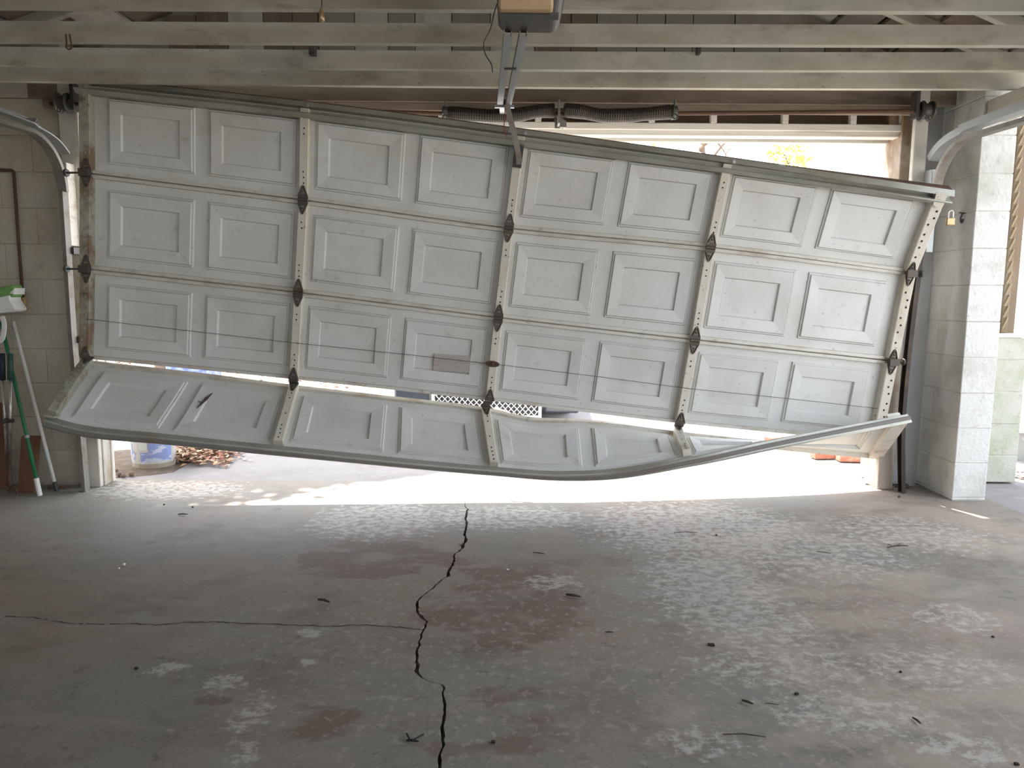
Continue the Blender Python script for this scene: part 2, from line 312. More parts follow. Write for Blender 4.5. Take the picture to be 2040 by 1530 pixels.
crack_px = [(926, 1008), (933, 1014), (928, 1030), (930, 1045), (926, 1062), (928, 1076), (920, 1084), (921, 1092), (905, 1104), (905, 1118), (895, 1135), (893, 1148), (880, 1154), (866, 1166), (848, 1182), (834, 1194), (832, 1210), (833, 1222), (842, 1232), (851, 1238), (848, 1248), (842, 1258), (838, 1272), (832, 1290), (831, 1312), (829, 1335), (836, 1345), (850, 1355), (882, 1365), (884, 1390), (885, 1412), (882, 1440), (883, 1465), (880, 1492), (876, 1515), (870, 1545), (868, 1600), (872, 1700)]
cw_px = [1, 4, 4, 5, 4, 6, 10, 5, 5, 4, 6, 8, 5, 5, 7, 7, 5, 6, 7, 5, 5, 5, 5, 5, 5, 8, 7, 4, 4, 5, 6, 6, 6, 6, 7, 8, 8, 8]
def build_floor():
    Y0 = -3.0; XA, XB = -3.4, 3.05
    rows = [(4.9, .02, 0), (PZ(922, 945).y, PZ(922, 945).x, 0)] if False else [(4.92, PZ(922, 985).x, .0006)]
    pts = []
    for (p, w) in zip(crack_px, cw_px):
        c = PZ(*p); ww = (PZ(p[0]+w, p[1])-c).length; pts.append((c.y, c.x, ww*1.05))
    # subdivide with small jitter so the broken edge is ragged
    fine = []
    for a, b in zip(pts[:-1], pts[1:]):
        n = max(1, int(math.hypot(a[0]-b[0], a[1]-b[1])/.018))
        for i in range(n):
            t = i/n; fine.append((a[0]+(b[0]-a[0])*t, a[1]+(b[1]-a[1])*t+(jit(.005) if i else 0), max(.001, (a[2]+(b[2]-a[2])*t)*(1+jit(.3)))))
    fine.append(pts[-1]); fine = rows+fine+[(Y0, pts[-1][1], .01)]
    ys = [fine[0]]
    for q in fine[1:]:
        if q[0] < ys[-1][0]-.0008: ys.append(q)
    fine = ys
    # side crack in the left half: a thin line at constant pixel row
    side_px = [(0, 1228), (60, 1229), (110, 1238), (150, 1243), (200, 1244), (260, 1243), (310, 1245), (370, 1240), (430, 1239), (480, 1242), (540, 1243), (600, 1246), (660, 1248), (720, 1245), (780, 1248), (840, 1255)]
    side = [PZ(*p) for p in side_px]
    mb = MB()
    for half in (0, 1):
        for a, b in zip(fine[:-1], fine[1:]):
            if half == 0:
                mb.add([(XA, a[0], 0), (a[1]-a[2]/2, a[0], 0), (b[1]-b[2]/2, b[0], 0), (XA, b[0], 0)], [(0, 3, 2, 1)])
                mb.add([(a[1]-a[2]/2, a[0], 0), (b[1]-b[2]/2, b[0], 0), (b[1]-b[2]/2, b[0], -.04), (a[1]-a[2]/2, a[0], -.04)], [(0, 1, 2, 3)])
            else:
                mb.add([(XB, a[0], 0), (a[1]+a[2]/2, a[0], 0), (b[1]+b[2]/2, b[0], 0), (XB, b[0], 0)], [(0, 1, 2, 3)])
                mb.add([(a[1]+a[2]/2, a[0], 0), (b[1]+b[2]/2, b[0], 0), (b[1]+b[2]/2, b[0], -.04), (a[1]+a[2]/2, a[0], -.04)], [(0, 1, 2, 3)])
    mb.box(XA, XB, Y0, 4.92, -.12, -.04, 1)
    o = mb.build('floor', [FLOORM, EARTH]); struct(o)
    # hairline side crack: a thin dark strip laid just above the slab
    sb = MB(); sp = []
    for a, b in zip(side[:-1], side[1:]):
        n = 7
        for i in range(n): t = i/n; p = a.lerp(b, t); sp.append(V((p.x, p.y+jit(.004), .0008)))
    sp.append(V((side[-1].x, side[-1].y, .0008)))
    for i in range(len(sp)-1):
        if random.random() < .12 and i < 40: continue
        w0 = .0055+.002*math.sin(i*.9); w = V((0, w0*.6, 0))
        sb.add([sp[i]-w, sp[i+1]-w, sp[i+1]+w, sp[i]+w], [(0, 1, 2, 3)])
    sb.build('hairline_crack', TWIG, o)
    return o
FLOOR = build_floor()
mb = MB(); mb.box(-3.0, 6, 4.925, 9.0, -.1, -.012); struct(mb.build('driveway', DRIVEM))
mb = MB(); mb.box(-60, 60, -40, 90, -.3, -.06)
struct(mb.build('ground', GRAVEL))
mb = MB(); mb.box(3.06, 9, -20, 4.9, -.1, -.006)
struct(mb.build('side_yard', DRIVEM))

# ================================================================== WALLS
wf = MB()
wf.box(-3.6, X_L-.04, Y_WALL+.004, Y_WALL+.085, 0, 2.6)
wf.box(X_R+.05, 2.74, 5.02, 5.2, 0, 2.6)
wf.box(-3.6, 3.1, 4.99, 5.10, Z_OPEN+.30, Z_OPEN+.55)
wf.plate([(-3.5, 4.99, Z_OPEN+.5), (3.0, 4.99, Z_OPEN+.5), (0, 4.99, 3.75)], V((0, .08, 0)))
WF = struct(wf.build('wall_front', MORTAR, loc=(0, 4.9, 0)))
# concrete blocks left of the opening
def block_mesh(w, h, d, m, name, parent):
    b = MB(); b.box(-w/2, w/2, -d/2, d/2, 0, h)
    me_o = b.build(name, m, parent, bevel=.006); 
    return me_o
zb = PY(100, 763, Y_WALL).z % COURSE
BW = .43
proto = MB(); proto.box(-BW/2+.0012, BW/2-.0012, -.03, .03, .0015, COURSE-.0015)
pob = proto.build('block', BLOCKM, None, bevel=.003, loc=(0, 0, 0)); pob.parent = WF
first = True
half = MB(); half.box(-BW/4+.0012, BW/4-.0012, -.03, .03, .0015, COURSE-.0015)
hob = half.build('block', BLOCKM, None, bevel=.003, loc=(0, 0, 0)); hob.parent = WF
firsth = True
ncourse = int(2.9/COURSE)
xr = X_L-.115
def put(o, first, x, y, z):
    l = V((x, y, z))-WF.location
    if first: o.location = l; return False
    dup(o, l, WF); return False
for c in range(-1, ncourse):
    z = zb+c*COURSE
    if z < -.15: continue
    x = xr
    if c % 2: firsth = put(hob, firsth, x-BW/4, Y_WALL+.03+jit(.0015), z); x -= BW/2
    while x > -3.55:
        first = put(pob, first, x-BW/2, Y_WALL+.03+jit(.0015), z); x -= BW
# left side wall, and an unseen rear wall added to block light from behind
mb = MB(); mb.box(-3.58, -3.42, -3, Y_WALL+.01, 0, 2.6); struct(mb.build('wall_left', BLOCKM))
mb = MB(); mb.box(-3.58, 3.05, -3.1, -2.95, 0, 2.6); struct(mb.build('wall_rear_added', WHITEWD))
# jambs
def jamb(name, x0, x1, y0, y1, z0, z1, m, par=WF, bev=.004): b = MB(); b.box(x0, x1, y0, y1, z0, z1); return b.build(name, m, par, bevel=bev)
ZH = PY(900, 205, 4.74).z; ZP = PY(900, 170, 4.74).z
jamb('jamb_board', X_L-.125, X_L-.005, 4.715, 4.755, 0, ZP, JAMBM)
jamb('jamb_board', X_L-.03, X_L+.0, 4.76, 4.85, 0, Z_OPEN+.02, JAMBM)
jamb('jamb_trim', X_L-.08, X_L+.006, 4.852, 4.885, 0, Z_OPEN+.02, WHITEWD)
# right jamb: outer casing, post and grey filler board
jamb('jamb_board', X_R-.012, X_R+.09, 4.815, 5.02, 0, 2.55, JAMBR)
jamb('jamb_board', X_R+.02, X_R+.10, 4.72, 4.76, 1.55, 2.55, JAMBM)
jamb('filler_board', X_R+.085, 2.775, 4.95, 4.985, 0, 2.5, JAMBG)
# header: plate, boards, cripples in the open slot, lower lintel boards
def zpx(y, Y): return PY(1300, y, Y).z
jamb('header_board', -3.3, 2.74, 4.76, 4.80, zpx(206, 4.76), zpx(160, 4.76), HEADM)
jamb('header_board', -2.9, X_R+.02, 4.72, 4.758, zpx(224, 4.72), zpx(206, 4.72)-.003, HEADM)
jamb('slot_back', -2.9, X_R, 5.03, 5.05, Z_OPEN+.05, zpx(206, 4.9)+.05, PLANKS[2])
for px in (880, 1072, 1297, 1420, 1562, 1697, 1798):
    q = PY(px, 235, 4.86); w = .04 if px > 1330 or px < 900 else .04
    jamb('cripple_stud', q.x-w/2, q.x+w/2, 4.83, 4.87, zpx(246, 4.85), zpx(216, 4.85), WHITEWD)
jamb('lintel_board', X_L, X_R, 4.83, 4.87, zpx(259, 4.83)+.002, zpx(244, 4.83), WHITEWD)  # lintel boards coloured white to carry the light bounced onto them
jamb('lintel_board', X_L, X_R, 4.85, 4.93, Z_OPEN, zpx(259, 4.85)-.001, WHITEWD)
jamb('lintel_trim', X_L, X_R, 4.985, 5.02, Z_OPEN-.012, Z_OPEN+.10, WHITEWD)
# gable planks above the plate
x = -3.5; i = 0
while x < 3.3:
    w = random.uniform(.16, .30); b = MB()
    rz = lambda q: (Z_J+.12)+(3.80-Z_J-.12)*(1-abs(q)/(3.6 if q < 0 else 3.0)); zt = max(ZH+.12, rz(x+w/2)-.06)
    b.box(x+.003, x+w-.003, 4.94+jit(.004), 4.965, ZH+.05, zt)
    b.build('plank', PLANKS[random.choice([0, 1, 0, 2, 1, 0, 2])], WF); x += w

# right pillar and pier
PF = PZ(1896, 997)                         # front-left foot of the pillar
PX0 = PF.x; PYF = PF.y; PX1 = PZ(1963, 998).x
wr = MB(); wr.box(PX0+.005, PX1-.005, PYF+.005, 5.08, 0, 2.60)
WR = struct(wr.build('wall_right', MORTARW))
zb2 = PXp(1915, 712, PX0).z % COURSE
def pblock(x0, x1, y0, y1, z0, z1, m, par):
    b = MB(); b.box(x0, x1, y0, y1, z0, z1); return b.build('block', m, par, bevel=.0035)
c = -1
while True:
    z0 = max(zb2+c*COURSE, 0); z1 = min(zb2+(c+1)*COURSE, 2.62); c += 1
    if z0 >= 2.60: break
    if z1 <= 0.01: continue
    ym = PYF+.30 if c % 2 else PYF+.44
    e = jit(.004)
    pblock(PX0+e, PX1+e, PYF+e, ym-.002, z0+.002, z1-.002, BLOCKW, WR)
    pblock(PX0+e*.5, PX1, ym+.002, 5.09, z0+.002, z1-.002, BLOCKW, WR)
# pier beyond the pillar
PQ = PZ(2022, 961); PRX = PQ.x; PRY = PQ.y
wq = MB(); wq.box(PX1+.015, PRX-.005, PRY+.005, PRY+.2, 0, PY(1990, 672, PRY).z-.01)
WQ = struct(wq.build('wall_back', MORTARW))
c = -1; ztop = PY(1990, 672, PRY).z
while True:
    z0 = max(zb2+c*COURSE-.05, 0); z1 = min(zb2+(c+1)*COURSE-.05, ztop); c += 1
    if z0 >= ztop-.01: break
    if z1 <= .01: continue
    xm = PX1+.01+(PRX-PX1)*(.35 if c % 2 else 1.0)
    if c % 2: pblock(PX1+.008, xm-.002, PRY+jit(.004), PRY+.2, z0+.002, z1-.002, MOSSM, WQ)
    pblock((xm+.002) if c % 2 else PX1+.008, PRX, PRY+jit(.004), PRY+.2, z0+.002, z1-.002, MOSSM, WQ)
# upper pier wall beside the window frame
xw = PY(1998, 500, PRY).x
c = 0
z = ztop
while z < 2.4:
    pblock(PX1+.008, xw-.002+jit(.008), PRY+.01+jit(.004), PRY+.2, z+.002, min(z+COURSE, 2.45)-.002, BLOCKW, WQ); z += COURSE
# window frame standing on the pier
wx0, wx1 = PY(1999, 600, PRY).x, PY(2032, 600, PRY).x
W1 = MB(); W1.box(wx0+.045, wx1, PRY+.03, PRY+.15, ztop, 2.45)
W1 = struct(W1.build('window_1', FRAMEW, bevel=.004))
b = MB(); b.box(wx0, wx0+.045, PRY+.0, PRY+.16, ztop+.03, 2.45); b.build('window_stop', FRAMEW, W1, bevel=.004)
b = MB(); b.box(wx0-.02, wx1+.03, PRY-.01, PRY+.18, ztop-.002, ztop+.028); b.build('window_sill', WHITEWD, W1, bevel=.004)
for i in range(20):
    z = ztop+.06+i*.075
    b = MB(); b.beam((wx0+.004, PRY-.006, z), (wx0+.034, PRY-.006, z+.075), .008, .014, V((0, 1, 0))); b.build('lattice_slat', LATT, W1)

# ================================================================== CEILING
cl = MB()
RZ, EZ = 3.85, Z_J+.14
cl.add([(-3.7, -3, EZ), (0, -3, RZ), (0, 5.2, RZ), (-3.7, 5.2, EZ)], [(0, 1, 2, 3)])
cl.add([(3.3, -3, EZ+.05), (0, -3, RZ), (0, 5.2, RZ), (3.3, 5.2, EZ+.05)], [(0, 1, 2, 3)])
CE = struct(cl.build('ceiling', DECKM, solid=.03, loc=(0, 1, EZ)))
JY = [4.38, 4.03, 3.63, 3.23, 2.85, 2.44]
JH = .090
JPX = [(160, 173, 176), (128, 138, 138), (82, 87, 88), (14, 19, 20)]
for i, y in enumerate(JY):
    b = MB(); n = 12; e0 = .006
    zl = Z_J if i > 3 else None
    top = []
    for k in range(n):
        for t_ in (k/n, (k+1)/n): pass
    # a slightly sagging, hand sawn timber
    p = []
    for k in range(n+1):
        X = -3.5+6.45*k/n
        zz = Z_J+.004*math.sin(k*.9+i*2)
        if i < 4:
            a, m_, r = JPX[i]; za, zm, zr = PY(0, a, y).z, PY(1020, m_, y).z, PY(2040, r, y).z
            t = (X+3.1)/6.2; zz = za*(1-t)*(1-2*t)+4*zm*t*(1-t)+zr*t*(2*t-1) if 0 <= t <= 1 else (za if t < 0 else zr)
        p.append((X, zz))
    for k in range(n):
        (xa, za), (xb, zb_) = p[k], p[k+1]
        b.hexa([(xa, y, za), (xb, y, zb_), (xb, y+.042, zb_), (xa, y+.042, za), (xa, y, za+JH), (xb, y, zb_+JH), (xb, y+.042, zb_+JH), (xa, y+.042, za+JH)])
    b.build('joist', JOISTM, CE)
for y in [4.44, 4.08, 3.68, 3.28, 2.88]:
    for sgn in (-1, 1):
        b = MB(); xe = 3.5 if sgn < 0 else 3.0
        b.beam((sgn*xe, y+.02, EZ-.02 if sgn < 0 else EZ-.0), (sgn*.05, y+.02, RZ-.08), .042, .10); b.build('rafter', JOISTM if sgn > 0 else PLANKS[1], CE)
# deck boards running front to back under the roof skin
for sgn in (-1, 1):
    xe = 3.6 if sgn < 0 else 3.0; n = 15
    for k in range(n):
        t0, t1 = k/n, (k+1)/n-.01
        f = lambda t: V((sgn*xe*(1-t), 0, (EZ if sgn < 0 else EZ+.05)*(1-t)+RZ*t-.035))
        a, c2 = f(t0), f(t1); b = MB()
        b.add([(a.x, 2.2, a.z), (c2.x, 2.2, c2.z), (c2.x, 5.2, c2.z), (a.x, 5.2, a.z), (a.x, 2.2, a.z+.02), (c2.x, 2.2, c2.z+.02), (c2.x, 5.2, c2.z+.02), (a.x, 5.2, a.z+.02)],
              [(0, 3, 2, 1), (4, 5, 6, 7), (0, 1, 5, 4), (1, 2, 6, 5), (2, 3, 7, 6), (3, 0, 4, 7)])
        b.build('deck_board', PLANKS[random.choice([0, 2, 1, 0, 2])], CE)
# side plate beam carrying the joists on the right
b = MB(); b.box(2.80, 2.93, -2.5, PYF-.01, Z_J-.13, Z_J-.01); b.build('plate_beam', JOISTM, CE, bevel=.005)
b = MB(); b.box(-3.42, -3.3, -2.5, 4.75, Z_J-.11, Z_J-.01); b.build('plate_beam', JOISTM, CE, bevel=.005)

# ================================================================== GARAGE DOOR
def P3(px, py, y): return PY(px, py, y)
US = [0, 1.075, 2.075, 3.075, 4.15]
def ctl(pts): return [P3(*p) for p in pts]
E0 = ctl([(166, 166, 4.56), (612, 214, 4.53), (1038, 268, 4.50), (1447, 322, 4.45), (1882, 378, 4.42)])
E1 = ctl([(168, 345, 4.56), (609, 400, 4.54), (1014, 455, 4.53), (1410, 492, 4.52), (1816, 541, 4.66)])
E2 = ctl([(168, 535, 4.56), (599, 583, 4.55), (993, 632, 4.56), (1379, 675, 4.58), (1780, 718, 4.77)])
E3 = ctl([(166, 714, 4.56), (589, 756, 4.57), (975, 798, 4.59), (1349, 842, 4.64), (1748, 880, 4.85)])
UT = [0, .53, 1.075, 1.56, 2.075, 2.31, 2.65, 3.075, 3.6, 4.15]
T4 = ctl([(170, 722, 4.57), (382, 745, 4.575), (589, 771, 4.58), (780, 793, 4.59), (966, 815, 4.60), (1062, 832, 4.58), (1192, 842, 4.62), (1347, 863, 4.66), (1548, 887, 4.74), (1752, 907, 4.88)])
UB = [0, .16, .6, 1.075, 2.075, 2.42, 2.65, 3.075, 3.6, 4.15]
B4 = ctl([(88, 840, 4.08), (145, 856, 4.10), (330, 876, 4.14), (552, 899, 4.19), (985, 940, 4.26), (1115, 949, 4.24), (1205, 946, 4.22), (1372, 916, 4.19), (1548, 879, 4.26), (1805, 830, 4.46)])
def curve(us, pts):
    n = len(us)
    tan = []
    for i in range(n):
        if i == 0: tan.append((pts[1]-pts[0])/(us[1]-us[0]))
        elif i == n-1: tan.append((pts[-1]-pts[-2])/(us[-1]-us[-2]))
        else:
            d0 = (pts[i]-pts[i-1])/(us[i]-us[i-1]); d1 = (pts[i+1]-pts[i])/(us[i+1]-us[i])
            w = (us[i]-us[i-1])/(us[i+1]-us[i-1]); tan.append(d0*(1-w)+d1*w)
    def f(u):
        if u <= us[0]: return pts[0]+tan[0]*(u-us[0])
        if u >= us[-1]: return pts[-1]+tan[-1]*(u-us[-1])
        for i in range(n-1):
            if u <= us[i+1]:
                h = us[i+1]-us[i]; t = (u-us[i])/h
                return pts[i]*(2*t**3-3*t*t+1)+tan[i]*h*(t**3-2*t*t+t)+pts[i+1]*(-2*t**3+3*t*t)+tan[i+1]*h*(t**3-t*t)
    return f
EDG = [(curve(US, E0), curve(US, E1)), (curve(US, E1), curve(US, E2)), (curve(US, E2), curve(US, E3)), (curve(UT, T4), curve(UB, B4))]
def Sxy(s, u, v): a, b = EDG[s]; return a(u).lerp(b(u), v)
def Snr(s, u, v):
    du = Sxy(s, u+.01, v)-Sxy(s, u-.01, v); dv = Sxy(s, u, min(v+.02, 1.2))-Sxy(s, u, v-.02)
    return dv.cross(du).normalized()
def S(s, u, v, h=0.0):
    p = Sxy(s, u, v)
    if s == 3:   # crumpled bottom section
        h += .010*math.sin(u*5.1+1)*math.sin(v*3.1)-.022*math.exp(-((u-2.28)/.12)**2-((v-.1)/.2)**2)
    return p+Snr(s, u, v)*h if h else p
def hgt(s, u): return (EDG[s][0](u)-EDG[s][1](u)).length
def wid(s, u): return (Sxy(s, u+.05, .5)-Sxy(s, u-.05, .5)).length/.1     # metres per U
def find_uv(s, px, py):
    best = None; u0, u1, v0, v1 = 0, 4.15, 0, 1
    for it in range(6):
        for i in range(11):
            for j in range(11):
                u, v = u0+(u1-u0)*i/10, v0+(v1-v0)*j/10; q = proj(Sxy(s, u, v)); d = (q[0]-px)**2+(q[1]-py)**2
                if best is None or d < best[0]: best = (d, u, v)
        du, dv = (u1-u0)/6, (v1-v0)/6; u0, u1, v0, v1 = best[1]-du, best[1]+du, best[2]-dv, best[2]+dv
    return best[1], best[2]
GD = thing('garage_door', 'buckled white four section garage door hanging crooked in its opening', 'garage door', S(2, 2.075, 1) * 1.0)
GD.location.z = 0.0
def rect_pts(r, n):
    u0, u1, v0, v1 = r; out = []
    for i in range(n): out.append((u0+(u1-u0)*i/n, v0))
    for i in range(n): out.append((u1, v0+(v1-v0)*i/n))
    for i in range(n): out.append((u1+(u0-u1)*i/n, v1))
    for i in range(n): out.append((u0, v1+(v0-v1)*i/n))
    return out
def lerp_rect(a, b, f): return tuple(x+(y-x)*f for x, y in zip(a, b))
def ringmesh(mb, s, rects, n):
    b = len(mb.v); k = 4*n
    for (r, h) in rects:
        for (u, v) in rect_pts(r, n): mb.v.append(S(s, u, v, h))
    for i in range(len(rects)-1):
        for j in range(k):
            j2 = (j+1) % k; mb.f.append([b+i*k+j, b+i*k+j2, b+(i+1)*k+j2, b+(i+1)*k+j]); mb.m.append(0)
    return b+(len(rects)-1)*k
def fill(mb, s, r, h, n):
    b = len(mb.v)
    for j in range(n+1):
        for i in range(n+1): mb.v.append(S(s, r[0]+(r[1]-r[0])*i/n, r[2]+(r[3]-r[2])*j/n, h))
    for j in range(n):
        for i in range(n):
            a = b+j*(n+1)+i; mb.f.append([a, a+1, a+n+2, a+n+1]); mb.m.append(0)
def ubar(mb, s, u0, u1, prof, n=60, mi=0):
    """extrude a (v, height) profile along the width of a section"""
    b = len(mb.v); k = len(prof)
    for i in range(n+1):
        u = u0+(u1-u0)*i/n
        for (v, h) in prof: mb.v.append(S(s, u, v, h))
    for i in range(n):
        for j in range(k):
            j2 = (j+1) % k; mb.f.append([b+i*k+j, b+i*k+j2, b+(i+1)*k+j2, b+(i+1)*k+j]); mb.m.append(mi)
    mb.f.append([b+j for j in range(k)][::-1]); mb.m.append(mi)
    mb.f.append([b+n*k+j for j in range(k)]); mb.m.append(mi)
SECN = []; SH = .055
for s in range(4):
    NS = 10
    cells = []
    for q in range(4):
        s0 = .075+q
        cells.append(((0.0 if q == 0 else s0, s0+.499), (s0+.045, s0+.466)))
        cells.append(((s0+.499, 4.15 if q == 3 else s0+1.0), (s0+.532, s0+.953)))
    fr = MB()
    outs = []
    for (cu, ou) in cells:
        outer = (ou[0], ou[1], .135, .865 if s < 3 else .86)
        cell = (cu[0], cu[1], .004, .996)
        hgap = lerp_rect(cell, outer, .45)
        ringmesh(fr, s, [(cell, 0), (hgap, 0), (outer, 0)], NS)
        outs.append(outer)
    sec = fr.build('door_section', DOOR, GD, smooth=False, solid=.003); SECN.append(sec)
    for outer in outs:
        w = outer[1]-outer[0]; hh = outer[3]-outer[2]
        inner = (outer[0]+w*.150, outer[1]-w*.172, .295, .715)
        L_ = [(0, 0), (.06, .011), (.13, .011), (.15, .008), (.21, .019), (.27, .019), (1.0, .013)]
        pm = MB()
        rr = [(lerp_rect(outer, inner, f), h) for f, h in L_]
        e = .005/.55; inn = (inner[0]+.005, inner[1]-.005, inner[2]+.011, inner[3]-.011)
        rr.append((inn, -.003)); ringmesh(pm, s, rr, NS); fill(pm, s, inn, -.003, NS)
        pm.build('raised_panel', DOOR, sec, solid=.003)
    H = hgt(s, 2)
    rb = MB()
    ubar(rb, s, .0, 4.15, [(.008, -.006), (.008, .024), (.040, .026), (.046, .0), (.046, -.006)] if s != 3 else [(.0, -.03), (.0, .02), (.05, .022), (.056, 0)])
    rb.build('top_rail', RAIL, sec)
    if s < 3:
        rb = MB(); ubar(rb, s, .0, 4.15, [(.954, 0), (.958, .022), (.991, .026), (.9915, -.008), (1.04 if s < 2 else .9925, -.008), (1.04 if s < 2 else .9925, -.03), (.97, -.03)]); rb.build('bottom_rail', RAIL, sec)
    else:
        rb = MB(); ubar(rb, s, -.0, 4.16, [(.93, 0), (.935, .012), (1.0, .016), (1.012, .012), (1.012, -.035), (1.0, -.045), (.95, -.02)], 80); rb.build('bottom_rail', STRUT, sec)
        rb = MB(); ubar(rb, s, -.0, 4.16, [(1.0125, -.002), (1.022, -.004), (1.030, -.014), (1.022, -.026), (1.0125, -.028)], 80); rb.build('bottom_seal', mat('seal_rubber', (.19, .175, .16), .8, 0, [((.20, .14, .09), 5, .5, .7, .6, S1, 4)]), sec)
    # stiles with bolt holes
    for k in range(5):
        uc = US[k]+(.027 if k == 0 else -.03 if k == 4 else 0)
        hw = (.031 if k == 0 else .034 if k == 4 else .026)/1.19
        sm = MB(); n = 8; va, vb = (.03, .965) if s < 3 else (.035, .93)
        pr = [(-hw, 0), (-hw, SH-.004), (-hw*.86, SH), (hw*.86, SH), (hw, SH-.004), (hw, 0)]
        b = len(sm.v)
        for i in range(n+1):
            v = va+(vb-va)*i/n
            for (du, h) in pr: sm.v.append(S(s, uc+du, v, h))
        for i in range(n):
            for j in range(5): sm.f.append([b+i*6+j, b+i*6+j+1, b+(i+1)*6+j+1, b+(i+1)*6+j]); sm.m.append(0)
        sm.f.append([b+j for j in range(6)]); sm.m.append(0); sm.f.append([b+n*6+j for j in range(6)]); sm.m.append(0)
        holes = [.24, .30, .70, .76, .82] if s < 3 else [.2, .28, .52, .70, .76, .82, .88]
        if k in (0, 4): holes = [.22, .30, .38, .5, .58, .66, .78]
        for hv in holes:
            du = random.choice([-.3, .3, 0])*hw if k in (0, 4) else jit(.1)*hw
            c = S(s, uc+du, hv, SH+.0005); nn = Snr(s, uc, hv)
            r_ = .007 if k in (0, 4) else .0048
            sm.lathe(c, [(r_, 0), (r_, .0008 if k != 0 else .004), (0, .0012 if k != 0 else .006)], 8, nn, 1)
        sm.build('stile', [STILER if k == 0 else STILE, DARK if k != 0 else GALV], sec)
# strut across the top
st = MB()
dv = lambda m_: m_/.55
ubar(st, 0, -.01, 4.175, [(dv(-.022), .0), (dv(-.022), .056), (dv(.010), .078), (dv(.014), .026), (dv(.040), .022), (dv(.043), .078), (dv(.050), .084), (dv(.074), .060), (dv(.074), .0)], 70)
st.build('top_strut', STRUT, GD)
st = MB(); ubar(st, 0, -.01, 4.16, [(dv(-.027), .0), (dv(-.027), .057), (dv(-.0225), .057), (dv(-.0225), .0)], 70); st.build('top_edge', RUST, GD)
for (u_, v_) in ((1.075, .02), (2.075, .02), (3.075, .02), (2.0, .1)):
    b = MB(); c = S(0, u_+.02, dv(.0), .07); b.lathe(c, [(.012, 0), (.012, .008), (0, .01)], 6, Snr(0, u_, .1)); b.build('strut_bolt', GALV, GD)
for u0_, u1_ in ((4.085, 4.15), (0.0, .03)):
    er = MB(); n_ = 10
    for (hh0, hh1) in ((-.034, -.004),):
        b0 = len(er.v)
        for i in range(n_+1):
            v = .01+.97*i/n_
            for (u_, h_) in ((u0_, hh0), (u1_, hh0), (u1_, hh1), (u0_, hh1)): er.v.append(S(3, u_, v, h_))
        for i in range(n_):
            for j in range(4): j2 = (j+1) % 4; er.f.append([b0+i*4+j, b0+i*4+j2, b0+(i+1)*4+j2, b0+(i+1)*4+j]); er.m.append(0)
        er.f.append([b0, b0+1, b0+2, b0+3]); er.m.append(0); er.f.append([b0+n_*4+j for j in range(4)]); er.m.append(0)
    er.build('end_rail', RAIL, SECN[3])
# hinges
def hinge(s0, v0, s1, v1, u, parent, roller=0, long=.078):
    b = MB(); nA, nB = Snr(s0, u, .9), Snr(s1, u, .1)
    hA, hB = hgt(s0, u), hgt(s1, u)
    for (ss, vv, sg, H, n) in ((s0, v0, -1, hA, nA), (s1, v1, 1, hB, nB)):
        o_ = lambda du, dz: S(ss, u+du/1.19, vv+sg*dz/H, SH+.001)
        b.plate([o_(-.029, .0), o_(-.029, .016), o_(-.009, long-.008), o_(0, long), o_(.009, long-.008), o_(.029, .016), o_(.029, .0)], n*.004)
        # pressed rim
        for q in ((-1, 1), (1, 1)):
            a0 = o_(q[0]*.022, .02)+n*.006; a1 = o_(q[0]*.006, long-.012)+n*.006; b.tube([a0, a1], .0035, 6)
        b.plate([o_(-.013, .026)+n*.004, o_(0, long-.02)+n*.004, o_(.013, .026)+n*.004], n*.0015, 1)
        b.lathe(o_(0, .04), [(.006, 0), (.006, .009), (0, .011)], 8, n)
    c0 = (S(s0, u, v0, SH+.004)+S(s1, u, v1, SH+.004))/2
    ax = (Sxy(s0, u+.05, .98)-Sxy(s0, u-.05, .98)).normalized()
    b.lathe(c0-ax*.028, [(0, 0), (.011, 0), (.011, .056), (0, .056)], 10, ax)
    if roller:
        b.box(c0.x-.030, c0.x+.030, c0.y-.03, c0.y-.008, c0.z-.022, c0.z+.022)
    h = b.build('hinge', [HINGE, DULLST], GD)
    if roller:
        r_ = MB(); d = V((-1 if roller < 0 else 1, 0.12, 0)).normalized(); ln = .13 if roller < 0 else .075
        r_.tube([c0, c0+d*ln], .006, 8); r_.lathe(c0+d*(ln-.012), [(0, 0), (.022, 0), (.024, .006), (.022, .014), (0, .014)], 14, d); r_.build('roller', DARKST, h)
for k in range(5):
    u = US[k]+(.035 if k == 0 else -.035 if k == 4 else 0)
    rl = -1 if k == 0 else (1 if k == 4 else 0)
    hinge(0, .985, 1, .015, u, GD, rl); hinge(1, .985, 2, .015, u, GD, rl)
    if k < 4: hinge(2, .985, 3, .02, u, GD, 0)
# torn hinge leaf left on the right end and top corner brackets
b = MB(); c = S(2, 4.11, .93, .04); n = Snr(2, 4.1, .9)
b.obox(c, V((.035, 0, -.008)), n*.006, V((0, 0, .02))); b.tube([c, c+V((.05, -.02, .01))], .008, 8); b.build('broken_hinge', HINGE, GD)
b = MB(); o_ = lambda u, v: S(0, u, v, .072)
b.plate([o_(.0, .02), o_(.075, .02), o_(.055, .09), o_(.038, .16), o_(.02, .09)], Snr(0, .1, .1)*.004); b.build('corner_bracket', STILER, GD)
b = MB(); b.plate([o_(4.085, .0), o_(4.14, .0), o_(4.14, .14), o_(4.118, .17), o_(4.09, .14)], Snr(0, 4.1, .1)*.004); b.build('corner_bracket', STILE, GD)
b = MB(); c = S(3, .03, .95, .03); b.obox(c, V((.03, 0, -.005)), V((0, .03, 0)), V((.0, 0, .005))); b.tube([c+V((-.045, 0, .004)), c], .006, 8); b.build('bottom_bracket', STILER, GD)
